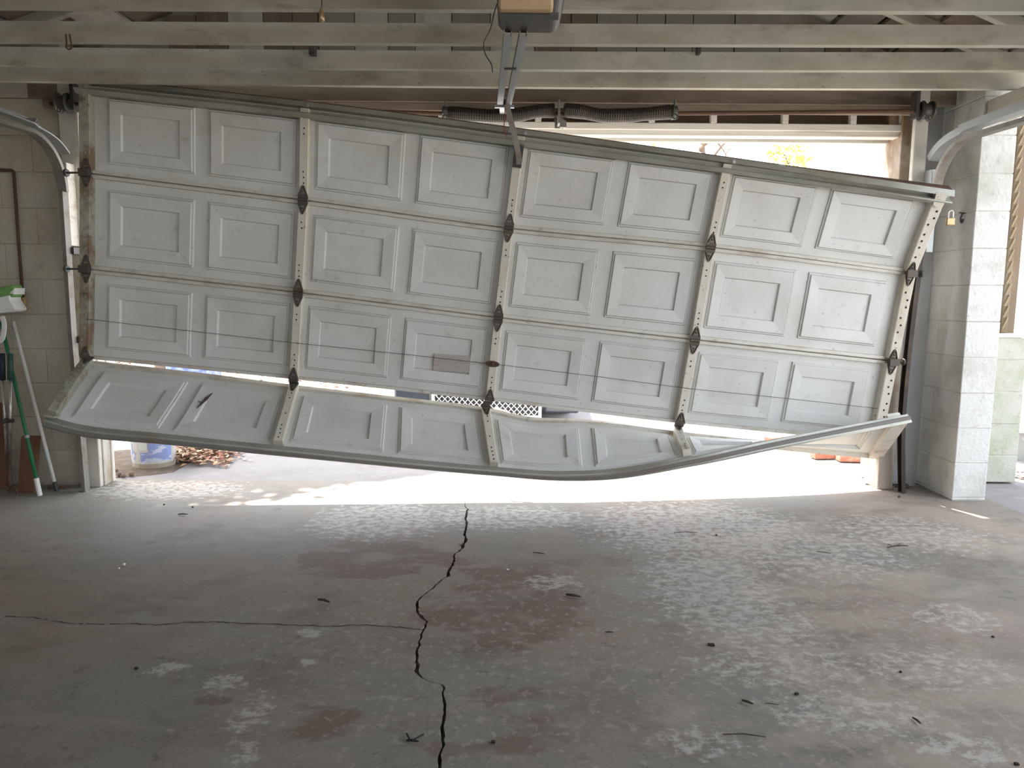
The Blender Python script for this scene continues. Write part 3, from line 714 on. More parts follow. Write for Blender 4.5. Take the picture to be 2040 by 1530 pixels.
# opener bracket on the middle stile
b = MB(); o_ = lambda u, v: S(0, u, v, SH+.001)
b.plate([o_(2.055, .13), o_(2.098, .13), o_(2.098, .36), o_(2.055, .36)], Snr(0, 2.07, .2)*.02); b.build('arm_bracket', DARKST, GD)
# lock cable and handle
def on(s, px, py, h): u, v = find_uv(s, px, py); return S(s, u, v, h)
cab = [on(2, 184, 635, SH+.003), on(2, 400, 660, .043), on(2, 600, 682, SH+.003), on(2, 790, 702, .043), on(2, 972, 721, SH+.012)]
b = MB(); b.tube(cab, .0017, 6); b.tube([on(2, 985, 722, SH+.012), on(2, 1170, 745, .043), on(2, 1370, 770, SH+.003), on(2, 1560, 790, .043), on(2, 1752, 811, .045)], .0017, 6); b.build('lock_cable', WIREM, GD)
uc, vc = find_uv(2, 981, 722); c = S(2, uc, vc, SH+.001); n = Snr(2, uc, vc); ax = (Sxy(2, uc+.1, vc)-Sxy(2, uc-.1, vc)).normalized(); az = ax.cross(n).normalized()
b = MB(); pts = [c+ax*.042*math.cos(a)*(1 if abs(math.cos(a)) < .9 else 1.05)+az*.019*math.sin(a) for a in [2*math.pi*i/14 for i in range(14)]]
b.plate(pts, n*.008); b.lathe(c+n*.008, [(.011, 0), (.009, .012), (0, .014)], 10, n)
lock = b.build('lock_plate', RUST, GD); lock['label'] = 'rusty oval lock plate'
# faded sticker
p_ = [find_uv(2, x, y) for (x, y) in ((866, 704), (938, 709), (934, 742), (863, 737))]
b = MB(); b.plate([S(2, u, v, .0125) for (u, v) in p_], Snr(2, p_[0][0], .7)*-.0012); lb = b.build('sticker', LABELM, GD); lb['label'] = 'faded paper sticker'
# bent tin lip torn from the bottom section near the middle
b = MB(); pa = [on(3, 990, 836, .03), on(3, 1040, 842, .06), on(3, 1018, 836, .035)]
a0, a1 = PY(985, 815, 4.66), PY(1028, 832, 4.62); b.beam(a0, a1, .012, .03); b.build('bent_lip', RAIL, GD)

# ================================================================== TORSION SHAFT
TA = thing('torsion_spring_shaft', 'dark sagging torsion springs on a shaft above the garage door', 'torsion spring', PY(1115, 228, 4.64))
YS = 4.645
sh = spline([PY(100, 207, YS), PY(400, 215, YS), PY(730, 222, YS), PY(990, 229, YS), PY(1115, 228, YS), PY(1340, 226, YS), PY(1600, 224, YS), PY(1862, 221, YS)], 6)
b = MB(); b.tube(sh, .0125, 10); b.build('shaft', RUST, TA, smooth=True)
def spring(pts):
    path = spline([PY(x, y, YS) for x, y in pts], 22); rad = [.042*(1 if i % 2 else .93)*(1+.05*math.sin(i*.13)) for i in range(len(path))]
    b = MB(); b.tube(path, .042, 14, radii=rad); return b.build('spring', BLACKST, TA)
spring([(893, 226), (930, 228), (985, 231), (1030, 229), (1070, 222), (1104, 220)])
spring([(1124, 219), (1160, 223), (1200, 230), (1250, 230), (1290, 227), (1336, 223)])
for x, y in ((888, 226), (1342, 224)):
    c = PY(x, y, YS); b = MB(); b.lathe(c+V((-.02, 0, 0)), [(0, 0), (.034, 0), (.046, .012), (.036, .04), (0, .04)], 14, V((1, 0, 0)))
    b.tube(arc(c+V((0, -.045, -.035)), .014, 0, 6.28, 10, V((1, 0, 0)), V((0, 0, 1))), .005, 6); b.tube([c+V((0, -.02, .03)), c+V((0, -.03, .065))], .007, 6); b.build('winding_cone', DARKST, TA)
c = PY(1113, 228, YS); b = MB()
b.box(c.x-.006, c.x+.006, c.y-.055, c.y+.066, c.z-.062, c.z+.075); b.box(c.x-.02, c.x+.035, c.y+.055, c.y+.065, c.z-.07, c.z+.075)
b.box(c.x+.006, c.x+.045, c.y-.05, c.y-.02, c.z-.085, c.z-.045); b.box(c.x-.025, c.x+.025, c.y-.052, c.y-.03, c.z+.03, c.z+.055); b.build('centre_bracket', DULLST, TA)
for x, y in ((127, 206), (1845, 222)):
    c = PY(x, y, YS); b = MB(); b.lathe(c+V((-.035, 0, 0)), [(.013, 0), (.055, 0), (.062, .008), (.048, .016), (.045, .05), (.060, .058), (.060, .066), (.013, .066)], 20, V((1, 0, 0)))
    b.lathe(c+V((.03, 0, 0)), [(.013, 0), (.03, 0), (.03, .02), (.013, .02)], 12, V((1, 0, 0))); b.tube(arc(c+V((0, -.05, -.05)), .012, 0, 6.28, 8, V((1, 0, 0)), V((0, 0, 1))), .005, 6)
    b.build('cable_drum', DARKST, TA)
    b = MB(); b.box(c.x+(.05 if x < 500 else -.07), c.x+(.07 if x < 500 else -.05), c.y-.02, c.y+.05, c.z-.04, c.z+.12); b.build('bearing_plate', DARKST, TA)

# ================================================================== TRACKS
CP = [(-.026, .0), (-.026, .022), (-.018, .027), (-.008, .027), (-.008, .025), (-.018, .024), (-.023, .020), (-.023, -.020), (-.018, -.024), (.018, -.026), (.026, -.022), (.028, -.027), (.018, -.029), (-.018, -.027), (-.026, -.022)]
def track(xv, yv, lab, vert, sgn):
    t = thing('door_track', lab, 'door track', (xv, yv, 0))
    R = .30
    b = MB(); flat = [(-.028, -.010), (.028, -.010), (.028, .010), (-.028, .010)]
    b.sweep(vert, [(-.012, -.028), (.012, -.028), (.012, -.022), (-.006, -.020), (-.006, .020), (.012, .022), (.012, .028), (-.012, .028)], up=V((0, 1, 0))); b.build('vertical_track', DULLST if sgn < 0 else BLACKST, t)
    top = vert[-1]
    path = [top]+arc(V((top.x, top.y-R, top.z)), R, 0, math.pi/2, 12, V((0, 1, 0)), V((0, 0, 1)))[1:]
    path = path+[path[-1]+V((.0, -.5*k, -.012*k)) for k in (1, 2, 4, 7)]
    b = MB(); b.sweep(path, [(-.012, -.028), (.012, -.028), (.012, -.022), (-.006, -.020), (-.006, .020), (.012, .022), (.012, .028), (-.012, .028)], up=V((sgn*1.0, 0, 0)).cross(V((0, 0, 1))) if False else V((1, 0, 0))); b.build('curved_track', DULLST, t)
    # upper angle running back above the curve
    zt = path[-5].z
    pa = spline([V((top.x+sgn*.015, yv+.08, zt-.05)), V((top.x+sgn*.025, yv-.02, zt+.02)), V((top.x+sgn*.03, yv-.2, zt+.055)), V((top.x+sgn*.03, yv-.6, zt+.07)), V((top.x+sgn*.03, yv-4.0, zt+.03))], 6)
    b = MB(); b.sweep(pa, [(-.022, -.034), (.022, -.034), (.022, -.026), (-.014, -.026), (-.014, .034), (-.022, .034)], up=V((1, 0, 0))); b.build('horizontal_angle', GALV, t)
    b = MB(); b.box(top.x+.002 if sgn < 0 else top.x-.012, top.x+.012 if sgn < 0 else top.x+.03, yv+.03, yv+.115, zt-.62, zt-.12); b.build('flag_angle', WHITEWD if sgn < 0 else GALV, t, bevel=.002)
    for z in (.35, .95, 1.5) if sgn < 0 else ():
        b = MB(); b.box(top.x-.03, top.x+.03, yv+.02, yv+.11, z, z+.04); b.build('track_bracket', DARKST, t)
    return t
LT = PY(140, 600, 4.60)
track(LT.x, 4.60, 'left galvanised door track curving back along the block wall', [V((LT.x+.01, 4.62, 0)), V((LT.x, 4.60, 1.0)), V((LT.x, 4.60, 1.87))], -1)
rv = [PY(1797, 976, 4.74), PY(1796, 850, 4.74), PY(1807, 713, 4.73), PY(1832, 504, 4.68), PY(1838, 400, 4.61)]; rv[0].z = 0
top_r = V((2.56, 4.6, 1.87))
track(2.56, 4.60, 'bent right door track curving back beside the white pillar', spline(rv+[top_r], 4), 1)

# ================================================================== OPENER
OC = PY(1056, 40, 2.74)
OP = thing('door_opener', 'dark ceiling garage door opener with tan cover and steel rail', 'door opener', OC)
mbx = MB(); w2 = .118; zb_ = PY(1056, 67, 2.98).z; zt_ = zb_+.24
prof = []
for (cx, cz, a0) in ((w2-.045, zb_+.045, -90), (w2-.0, zt_, 0)):
    pass
cs = [(-w2, zt_), (-w2, zb_+.045)]+[(-w2+.04-.04*math.cos(math.radians(a)), zb_+.04-.04*math.sin(math.radians(a))) for a in (15, 30, 45, 60, 75, 90)]
cs += [(w2-.04+.04*math.sin(math.radians(a)), zb_+.04-.04*math.cos(math.radians(a))) for a in (0, 15, 30, 45, 60, 75)]+[(w2+.012, zb_+.09), (w2+.014, zt_)]
yA, yB = 2.62, 2.98
b = MB(); b.plate([(OC.x+x, yA, z) for x, z in cs], V((0, yB-yA, 0))); b.build('motor_housing', HOUSING, OP, bevel=.010)
b = MB()  # raised rim lip on the front
for i in range(2, len(cs)-2): b.beam((OC.x+cs[i][0]*.98, yA-.004, cs[i][1]+.002), (OC.x+cs[i+1][0]*.98, yA-.004, cs[i+1][1]+.002), .008, .006)
b.build('housing_rim', BLACKP, OP)
zc_ = PY(1045, 21, 2.58).z; x0_, x1_ = PY(993, 10, 2.58).x, PY(1102, 10, 2.58).x
b = MB(); b.box(x0_, x1_, 2.56, 2.63, zc_, zt_-.02); b.build('front_cover', TAN, OP, bevel=.008)
b = MB(); b.box(x0_+.005, x1_+.02, 2.60, 2.64, zc_-.008, zc_+.002); b.build('cover_lip', DARKST, OP)
for (pxn, pxf) in ((1012, 996), (1043, 1013)):
    A, Bq = PY(pxn, 66, 2.95), PY(pxf, 205, 4.36)
    b = MB(); b.sweep([A, A.lerp(Bq, .5), Bq], [(-.016, -.014), (.016, -.014), (.016, .014), (.012, .014), (.012, -.010), (-.012, -.010), (-.012, .014), (-.016, .014)], up=V((0, 0, 1))); b.build('rail', GALV, OP)
for t_ in (.38, .72):
    A = PY(1012, 74, 2.9).lerp(PY(996, 205, 4.36), t_); Bq = PY(1043, 74, 2.9).lerp(PY(1013, 205, 4.36), t_); b = MB(); b.beam(A, Bq, .02, .006); b.build('rail_spacer', DARKST, OP)
c = PY(1005, 207, 4.37); b = MB(); b.box(c.x-.055, c.x+.055, c.y-.012, c.y+.012, c.z-.022, c.z-.008); b.box(c.x-.018, c.x+.018, c.y-.015, c.y+.1, c.z-.02, c.z+.03); b.box(c.x-.03, c.x+.03, c.y+.08, c.y+.22, c.z-.004, c.z+.004); b.build('rail_end_bracket', GALV, OP)
arm = spline([PY(1009, 208, 4.34), PY(1017, 238, 4.345), PY(1026, 275, 4.36), PY(1033, 310, 4.38), PY(1034, 328, 4.40)], 5)
b = MB(); b.sweep(arm, [(-.016, -.003), (.016, -.003), (.016, .003), (-.016, .003)], up=V((0, -1, .3))); b.build('door_arm', DULLST, OP)
b = MB(); b.tube(spline([PY(1005, 196, 4.35), PY(1006, 230, 4.33), PY(1004, 255, 4.33), PY(1010, 272, 4.36)], 5), .003, 6); b.build('release_cord', REDW, OP)
b = MB(); b.tube(spline([PY(990, 8, 2.62), PY(984, 28, 2.66), PY(977, 58, 2.7), PY(964, 85, 2.7), PY(967, 108, 2.7), PY(979, 128, 2.7), PY(981, 144, 2.7)], 5), .0022, 6); b.build('loose_wire', WIREM, OP)

# small ceiling things
t = thing('pull_cord', 'thin pull cord with turned wooden pendant hanging from a joist', 'pull cord', PY(641, 45, 3.0))
b = MB(); b.tube([PY(640, -60, 3.0), PY(641, 14, 3.0)], .0022, 6); b.build('cord', WIREM, t)
p0, p1 = PY(641, 44, 3.0), PY(641, 12, 3.0); Lp = p1.z-p0.z
b = MB(); b.lathe(p0, [(0, 0), (.010, .002), (.013, Lp*.25), (.009, Lp*.6), (.005, Lp*.9), (0, Lp)], 12); b.build('pendant', BRASS, t, smooth=True)
q = PY(137, 84, 3.60); b = MB(); b.tube([q+V((-.012, 0, .035)), q+V((-.010, 0, .0))]+arc(q+V((0, 0, -.018)), .014, math.pi, 2*math.pi, 8, V((1, 0, 0)), V((0, 0, 1)))+[q+V((.010, 0, 0)), q+V((.006, 0, .035))], .0035, 6)
tag(b.build('wire_hook', RUST), 'rusty wire hook hanging from the joist above the left track', 'hook')
q = PY(622, 98, 3.98); b = MB(); b.box(q.x-.016, q.x+.016, q.y-.01, q.y+.03, q.z-.028, q.z+.03); b.tube([q+V((0, -.012, -.01)), q+V((0, -.03, -.015))], .006, 8)
tag(b.build('insulator', DARKST, None, bevel=.003), 'small dark wire insulator fixed to the top of a joist', 'insulator')
q = PY(1392, 97, 3.98); b = MB(); b.box(q.x-.010, q.x+.010, q.y-.01, q.y+.03, q.z-.025, q.z+.02); b.tube([q+V((0, -.012, 0)), q+V((0, -.02, -.01))], .004, 6)
tag(b.build('cable_clip', DARKST, None, bevel=.002), 'tiny dark cable clip on a joist right of the opener', 'clip')

# padlock and eye hook on the pillar
t = thing('padlock', 'brass padlock hanging open beside the right end of the top strut', 'padlock', PY(1893, 450, 4.42))
c0 = PY(1893, 440, 4.42); b = MB(); b.box(c0.x-.025, c0.x+.025, c0.y-.010, c0.y+.010, c0.z-.026, c0.z+.018); b.build('lock_body', BRASS, t, bevel=.004)
b = MB(); b.tube([c0+V((-.014, 0, .01))]+arc(c0+V((0, 0, .045)), .014, math.pi, 0, 8, V((1, 0, 0)), V((0, 0, 1)))+[c0+V((.014, 0, .01))], .0045, 8); b.build('shackle', CHROME, t)
h0 = PXp(1921, 426, PX0); b = MB(); b.tube([V((PX0+.02, h0.y, h0.z)), V((PX0-.05, h0.y-.03, h0.z+.005))], .004, 6)
b.tube(spline([V((PX0-.012, h0.y, h0.z)), V((PX0-.02, h0.y, h0.z-.03)), V((PX0-.012, h0.y, h0.z-.055)), V((PX0-.006, h0.y, h0.z-.03))], 4), .005, 6)
tag(b.build('eye_hook', DARKST), 'black iron hook screwed into the shaded face of the white pillar', 'hook')

# ================================================================== LEFT CORNER THINGS
def pole(name, label, cat, top, bot, r, m, tips=()):
    t = thing(name, label, cat, (bot.x, bot.y, 0)); b = MB(); b.tube([bot, top], r, 12); b.build('pole', m, t, smooth=True)
    for (nm, a, c, rr, mm) in tips:
        b = MB(); d = (top-bot); b.tube([bot+d*a, bot+d*c], rr, 12); b.build(nm, mm, t)
    return t
yb = PZ(80, 990).y
mt = pole('mop', 'green handled mop with white pole tip leaning left of the door', 'mop', PY(2, 640, 4.66), PZ(80, 988), .011, GREENP, [('tip', 0, .10, .0145, WHITEP), ('clamp', .33, .345, .014, GALV)])
hd = MB(); a_, b_ = PY(-70, 590, 4.58), PY(24, 572, 4.58)
pp = [PY(-60, 585, 4.56), PY(26, 567, 4.56), PY(28, 590, 4.56), PY(-60, 618, 4.56)]; hd.plate(pp, V((0, .09, 0))); hd.build('sponge', SPONGE, mt, bevel=.008)
hd = MB(); hd.plate([PY(-60, 606, 4.55), PY(18, 588, 4.55), PY(19, 597, 4.55), PY(31, 616, 4.55), PY(26, 621, 4.55), PY(-60, 630, 4.55)], V((0, .11, 0))); hd.plate([PY(18, 584, 4.545), PY(29, 573, 4.545), PY(28, 587, 4.545)], V((0, .10, 0))); hd.build('sponge_holder', WHITEP, mt, bevel=.003)
hd = MB(); hd.sweep(spline([PY(4, 630, 4.6), PY(8, 642, 4.6), PY(8, 660, 4.6), PY(4, 676, 4.6), PY(-8, 684, 4.6)], 4), [(-.012, -.006), (.012, -.006), (.012, .006), (-.012, .006)], up=V((0, -1, 0))); hd.build('wringer_lever', WHITEP, mt)
pole('broom_handle', 'white painted pole with black foot leaning on the block wall', 'pole', PY(27, 641, 4.70), PZ(113, 978), .0105, WHITEP, [('foot', 0, .055, .0125, BLACKP)])
lp = thing('lopper', 'long lopper with dark green grips standing in the left corner', 'lopper', PZ(20, 978))
for (xt, xm, m_) in ((4, 14, BLGRIP), (20, 20, DGRIP)):
    A, Bq, Cq = PY(xt, 704, 4.55), PY(xt+1, 757, 4.55), PY(xm, 905, 4.56)
    b = MB(); b.tube([A, Bq], .017, 12, radii=[.016, .018]); b.build('grip', m_, lp, smooth=True)
    b = MB(); b.tube([Bq, Cq], .009, 10); b.build('handle', CHROME, lp, smooth=True)
c = PY(15, 838, 4.55); b = MB(); b.lathe(c, [(0, 0), (.016, 0), (.016, .03), (0, .03)], 10, V((0, -1, 0))); b.box(c.x-.03, c.x+.035, c.y-.012, c.y+.012, c.z-.012, c.z+.010); b.build('pivot', DARKST, lp)
b = MB(); zb_f = PZ(20, 985); b.tube(spline([PY(18, 905, 4.56), PY(19, 940, 4.57), V((zb_f.x, zb_f.y, .02))], 4), .012, 8); b.tube(spline([V((zb_f.x, zb_f.y, .03)), V((zb_f.x-.03, zb_f.y-.02, .06)), V((zb_f.x-.065, zb_f.y-.02, .04)), V((zb_f.x-.07, zb_f.y-.02, .008))], 5), .006, 6); b.tube(spline([V((zb_f.x, zb_f.y, .03)), V((zb_f.x+.03, zb_f.y-.02, .06)), V((zb_f.x+.055, zb_f.y-.02, .04)), V((zb_f.x+.06, zb_f.y-.02, .008))], 5), .006, 6); b.build('blade', RUST, lp)
b = MB(); q0, q1 = PZ(38, 974), PZ(72, 974); yk = 4.70
b.hexa([(PY(38, 975, yk-.12).x, yk-.14, 0), (PY(72, 975, yk-.12).x, yk-.14, 0), (PY(72, 975, yk-.12).x, yk-.115, 0), (PY(38, 975, yk-.12).x, yk-.115, 0), (PY(46, 868, yk).x, yk-.02, PY(46, 868, yk).z), (PY(81, 868, yk).x, yk-.02, PY(81, 868, yk).z), (PY(81, 868, yk).x, yk+.005, PY(81, 868, yk).z), (PY(46, 868, yk).x, yk+.005, PY(46, 868, yk).z)])
tag(b.build('wood_board', BOARDM, None, bevel=.003), 'short brown board leaning upright against the block wall behind the poles', 'board')
b = MB(); q0, q1 = PZ(-60, 968), PZ(12, 990); b.hexa([(q0.x, 4.66, 0), (PZ(8, 975).x, 4.66, 0), (PZ(8, 975).x, 4.68, 0), (q0.x, 4.68, 0), (q0.x, 4.72, .55), (PY(6, 810, 4.72).x, 4.72, .55), (PY(6, 810, 4.72).x, 4.74, .55), (q0.x, 4.74, .55)])
tag(b.build('wood_board', BOARDM, None, bevel=.003), 'reddish brown board behind the lopper in the left corner', 'board')
# rusty pipe on the wall
yk = Y_WALL-.018
t = thing('wall_pipe', 'thin rusty pipe bent around on the left block wall', 'pipe', PY(40, 602, yk))
b = MB(); b.tube([PY(-80, 338, yk), PY(18, 339, yk)]+spline([PY(18, 339, yk), PY(26, 341, yk), PY(28, 350, yk)], 4)+[PY(36, 470, yk), PY(46, 596, yk)], .0095, 10); b.build('pipe', PIPEM, t, smooth=True)
b = MB(); b.tube(spline([PY(46, 594, yk), PY(48, 602, yk-.005), PY(44, 610, yk-.01), PY(20, 616, yk-.02), PY(-40, 628, yk-.03)], 5), .014, 10); b.build('elbow', YELLOWM, t, smooth=True)
b = MB(); b.tube([PY(22, 643, 4.73), PY(25, 680, 4.73)], .0045, 6); tag(b.build('thin_rod', GALV), 'short thin metal rod against the block wall beside the white pole', 'rod')
# litter along the left wall base
for i, (px, py) in enumerate(((118, 972), (128, 970), (92, 976), (108, 974))):
    c = PZ(px, py); c.y = 4.70-.01*i; b = MB(); ang = jit(1.2); d = V((math.cos(ang), math.sin(ang)*.3, 0))*random.uniform(.02, .045)
    b.plate([V((c.x, c.y, .002))-d, V((c.x, c.y-.012, .006)), V((c.x, c.y, .004))+d, V((c.x, c.y+.012, .006))], V((0, 0, .003)))
    tag(b.build('dry_leaf', LEAFM[3 if i % 2 else 2]), ['curled leaf just behind the black foot of the white pole', 'curled leaf rightmost at the foot of the left block wall', 'curled leaf between the green and the white pole feet', 'curled leaf left of the black pole foot'][i], 'leaf', 'leaves at the foot of the left wall')

# ================================================================== OUTSIDE
BC = PZ(289, 937, -.012)
bk = thing('bucket', 'dirty white plastic bucket with blue label standing outside the left jamb', 'bucket', BC+V((0, .14, 0)))
c = BC+V((0, .145, 0)); R0, R1, HB = .145, .165, .37
b = MB(); b.lathe(c, [(0, 0), (R0-.006, 0), (R0, .008), (R1, HB), (R1+.008, HB), (R1+.008, HB-.03), (R1+.001, HB-.03)], 36); b.lathe(c, [(R1, HB), (R1-.004, HB), (R0-.006, .02), (0, .02)], 36); b.build('body', BUCKETM, bk, smooth=True)
def patch(name, a0, a1, z0, z1, m, off=.0012):
    b = MB(); n = 10
    for i in range(n+1):
        a = math.radians(a0+(a1-a0)*i/n)
        for z in (z0, z1):
            r = R0+(R1-R0)*z/HB+off; b.v.append(c+V((r*math.sin(a), -r*math.cos(a), z)))
    for i in range(n): b.f.append([2*i, 2*i+2, 2*i+3, 2*i+1]); b.m.append(0)
    b.build(name, m, bk)
patch('label', 12, 75, .06, .30, BLUEL); patch('label', -10, 11, .05, .13, BLUEL); patch('label', -12, 10, .15, .27, PALEL); patch('label', -62, -40, .10, .19, BLUEL); patch('label', -38, -30, .07, .13, BLUEL)
patch('dirt_band', -90, 90, .0, .045, DIRTYB, .0018)
b = MB(); b.tube(spline([c+V((R1+.008, 0, HB-.03)), c+V((.12, -.14, .26)), c+V((0, -.178, .22)), c+V((-.12, -.14, .26)), c+V((-R1-.008, 0, HB-.03))], 6), .003, 6); b.build('bail_handle', GALV, bk)
# leaf pile
lv = [MB() for _ in LEAFM]
def leaf(mb, p, sz, flat=.4):
    a = random.uniform(0, 6.28); d = V((math.cos(a), math.sin(a), jit(flat)))*sz; e = V((-math.sin(a), math.cos(a), jit(flat)))*sz*.45
    mb.add([p-d, p+e+V((0, 0, sz*.2)), p+d, p-e+V((0, 0, sz*.2))], [(0, 1, 2, 3)])
for i in range(1500):
    px, py = random.gauss(385, 40), random.gauss(905, 11)
    if px < 332: continue
    p = PZ(px, py, 0); 
    if p.y < 5.3 or p.x > -1.7-.0*p.y: continue
    leaf(random.choice(lv), V((p.x, p.y, random.random()*.10*max(0, 1-abs(px-370)/80))), random.uniform(.015, .04))
for i in range(9000):
    x = random.uniform(-14, -.2) ; y = random.uniform(8.6, 15)
    if y < 13 and x > -1.9 or (y < 9.4 and x < -2.5): continue
    leaf(random.choice(lv), V((x, y, -.05+random.random()*.05)), random.uniform(.03, .07))
for i in range(500):
    leaf(random.choice(lv), V((random.uniform(PRX+.1, 5.0), random.uniform(4.95, 5.4), -.03+random.random()*.04)), random.uniform(.02, .04))
allv = MB(); 
for i, l in enumerate(lv): allv.add(l.v, l.f, i)
tag(allv.build('leaf_litter', LEAFM, loc=(0, 9, 0)), 'dry brown leaves piled beside the bucket and along the driveway', 'leaves', kind='stuff')
# earth wedge by the left jamb
b = MB(); n = 10; pts = [PZ(x, y, 0) for x, y in ((228, 950), (300, 944), (345, 938), (405, 905), (380, 895), (300, 890), (215, 895))]
cc = sum(pts, V())/len(pts); b.add([p+V((0, 0, -.012)) for p in pts]+[cc+V((0, 0, .02))], [(i, (i+1) % len(pts), len(pts)) for i in range(len(pts))]); struct(b.build('earth_bank', SOIL))
# clods of dirt
for i, (px, py) in enumerate(((238, 947), (246, 950), (262, 947), (232, 938))):
    p = PZ(px, py); b = MB(); r = random.uniform(.012, .022); b.lathe(V((p.x, p.y, -.005)), [(r*.7, 0), (r*1.1, r*.6), (r*.7, r*1.3), (0, r*1.6)], 7)
    tag(b.build('dirt_clod', BARK), ['brown clod of dirt outside, close to the left jamb', 'brown clod of dirt outside, nearest the garage floor edge', 'brown clod of dirt right below the bucket', 'brown clod of dirt farthest back along the left jamb'][i], 'dirt clod', 'dirt clods beside the left jamb')
# bricks on the right of the drive
for i, (px, py, rz) in enumerate(((1640, 911, .1), (1692, 917, -.05), (1545, 882, .4))):
    p = PZ(px, py, .0); b = MB(); ax = V((math.cos(rz), math.sin(rz), 0)); b.obox(p+V((0, 0, .025)), ax*.09, V((-ax.y, ax.x, 0))*.045, V((0, 0, .03)))
    lab = ['red brick lying on the bright driveway under the raised door corner', 'second red brick to the right of the first under the raised door corner', 'red brick seen through the gap above the twisted bottom rail'][i]
    tag(b.build('brick', BRICKM, None, bevel=.004), lab, 'brick', 'loose bricks on the driveway')
# white car whose mesh grille shows through the gap
gl, gr = PY(868, 800, 7.2), PY(1072, 822, 7.2); gz0, gz1 = .10, .44; gcx = (gl.x+gr.x)/2; gw = (gr.x-gl.x)/2
cr = thing('car', 'white car with mesh grille parked outside, seen through the door gap', 'car', (gcx, 9, 0))
b = MB(); yc = 7.2
prof = [(yc+.10, .16), (yc, .24), (yc-.03, .50), (yc+.02, .70), (yc+.25, .84), (yc+1.15, .96), (yc+1.75, 1.42), (yc+3.0, 1.46), (yc+4.0, 1.0), (yc+4.4, .9), (yc+4.45, .25)]
for sx in (-1, 1): b.v += [V((gcx+sx*(.90 if z < 1 else .72), y, z)) for y, z in prof]
k = len(prof)
for i in range(k-1): b.f.append([i, i+1, k+i+1, k+i]); b.m.append(0)
b.f.append(list(range(k))); b.m.append(0); b.f.append(list(range(k, 2*k))); b.m.append(0); b.f.append([0, k, 2*k-1, k-1]); b.m.append(0)
b.build('body', CARW, cr, bevel=.03)
b = MB(); b.box(gcx-gw, gcx+gw, yc-.075, yc-.05, gz0, gz1); b.build('grille_backing', CARB, cr)
b = MB(); rows, cols = 11, 18
for j in range(rows):
    for i in range(cols):
        x = gcx-gw+2*gw*(i+.5*(j % 2)+.25)/cols; z = gz0+(gz1-gz0)*(j+.5)/rows; dx, dz = 2*gw/cols*.5, (gz1-gz0)/rows
        for sx in (-1, 1):
            for sz in (-1,):
                b.beam((x, yc-.085, z+dz*.5*sz), (x+dx*sx, yc-.085, z+dz*.5), .008, .010, V((0, 1, 0)))
o = b.build('grille_mesh', CARW, cr); o['kind'] = 'stuff'
b = MB()
for (x0, x1, z0, z1) in ((gcx-gw-.03, gcx+gw+.03, gz1, gz1+.04), (gcx-gw-.03, gcx+gw+.03, gz0-.04, gz0), (gcx-gw-.03, gcx-gw, gz0, gz1), (gcx+gw, gcx+gw+.03, gz0, gz1)): b.box(x0, x1, yc-.10, yc-.06, z0, z1)
b.build('grille_frame', CARW, cr)
for sx in (-1, 1):
    b = MB(); x0 = gcx+sx*(gw+.06); x1 = gcx+sx*(gw+.40); b.box(min(x0, x1), max(x0, x1), yc-.07, yc-.02, .12, .42); b.build('fog_lamp', GLASSD, cr, bevel=.02)
    b = MB(); b.box(gcx+sx*.62-.2, gcx+sx*.62+.2, yc-.03, yc+.12, .56, .72); b.build('headlight', GLASSD, cr, bevel=.03)
    for y in (yc+.85, yc+3.5):
        b = MB(); b.lathe((gcx+sx*.78-.1, y, .31), [(0, 0), (.2, 0), (.31, .02), (.32, .1), (.31, .2), (.2, .21), (0, .2)], 24, V((1, 0, 0))); b.build('wheel', TYRE, cr)
b = MB(); b.add([(gcx-.68, yc+1.22, 1.0), (gcx+.68, yc+1.22, 1.0), (gcx+.66, yc+1.72, 1.41), (gcx-.66, yc+1.72, 1.41)], [(0, 1, 2, 3)]); o = b.build('windshield', GLASSD, cr, solid=.02)
# blue bin and white panel glimpsed through the left gap
q = PY(372, 738, 8.0); b = MB(); b.hexa([(q.x-.19, 8, -.05), (q.x+.19, 8, -.05), (q.x+.19, 8.4, -.05), (q.x-.19, 8.4, -.05), (q.x-.24, 7.95, .75), (q.x+.24, 7.95, .75), (q.x+.24, 8.45, .75), (q.x-.24, 8.45, .75)])
bn = thing('plastic_bin', 'blue plastic bin outside, glimpsed through the gap above the bottom section', 'bin', (q.x, 8.2, 0)); b.build('body', BLUEP, bn, bevel=.02)
b = MB(); b.box(q.x-.27, q.x+.27, 7.92, 8.48, .75, .80); b.build('lid', BLUEP, bn, bevel=.01)
q = PY(262, 725, 8.2); b = MB(); b.box(q.x-.50, q.x+.48, 9.2, 9.26, -.05, 1.1); 
tag(b.build('white_panel', SIDING, None, bevel=.01), 'white board panel outside, a sliver left of the blue bin', 'panel')
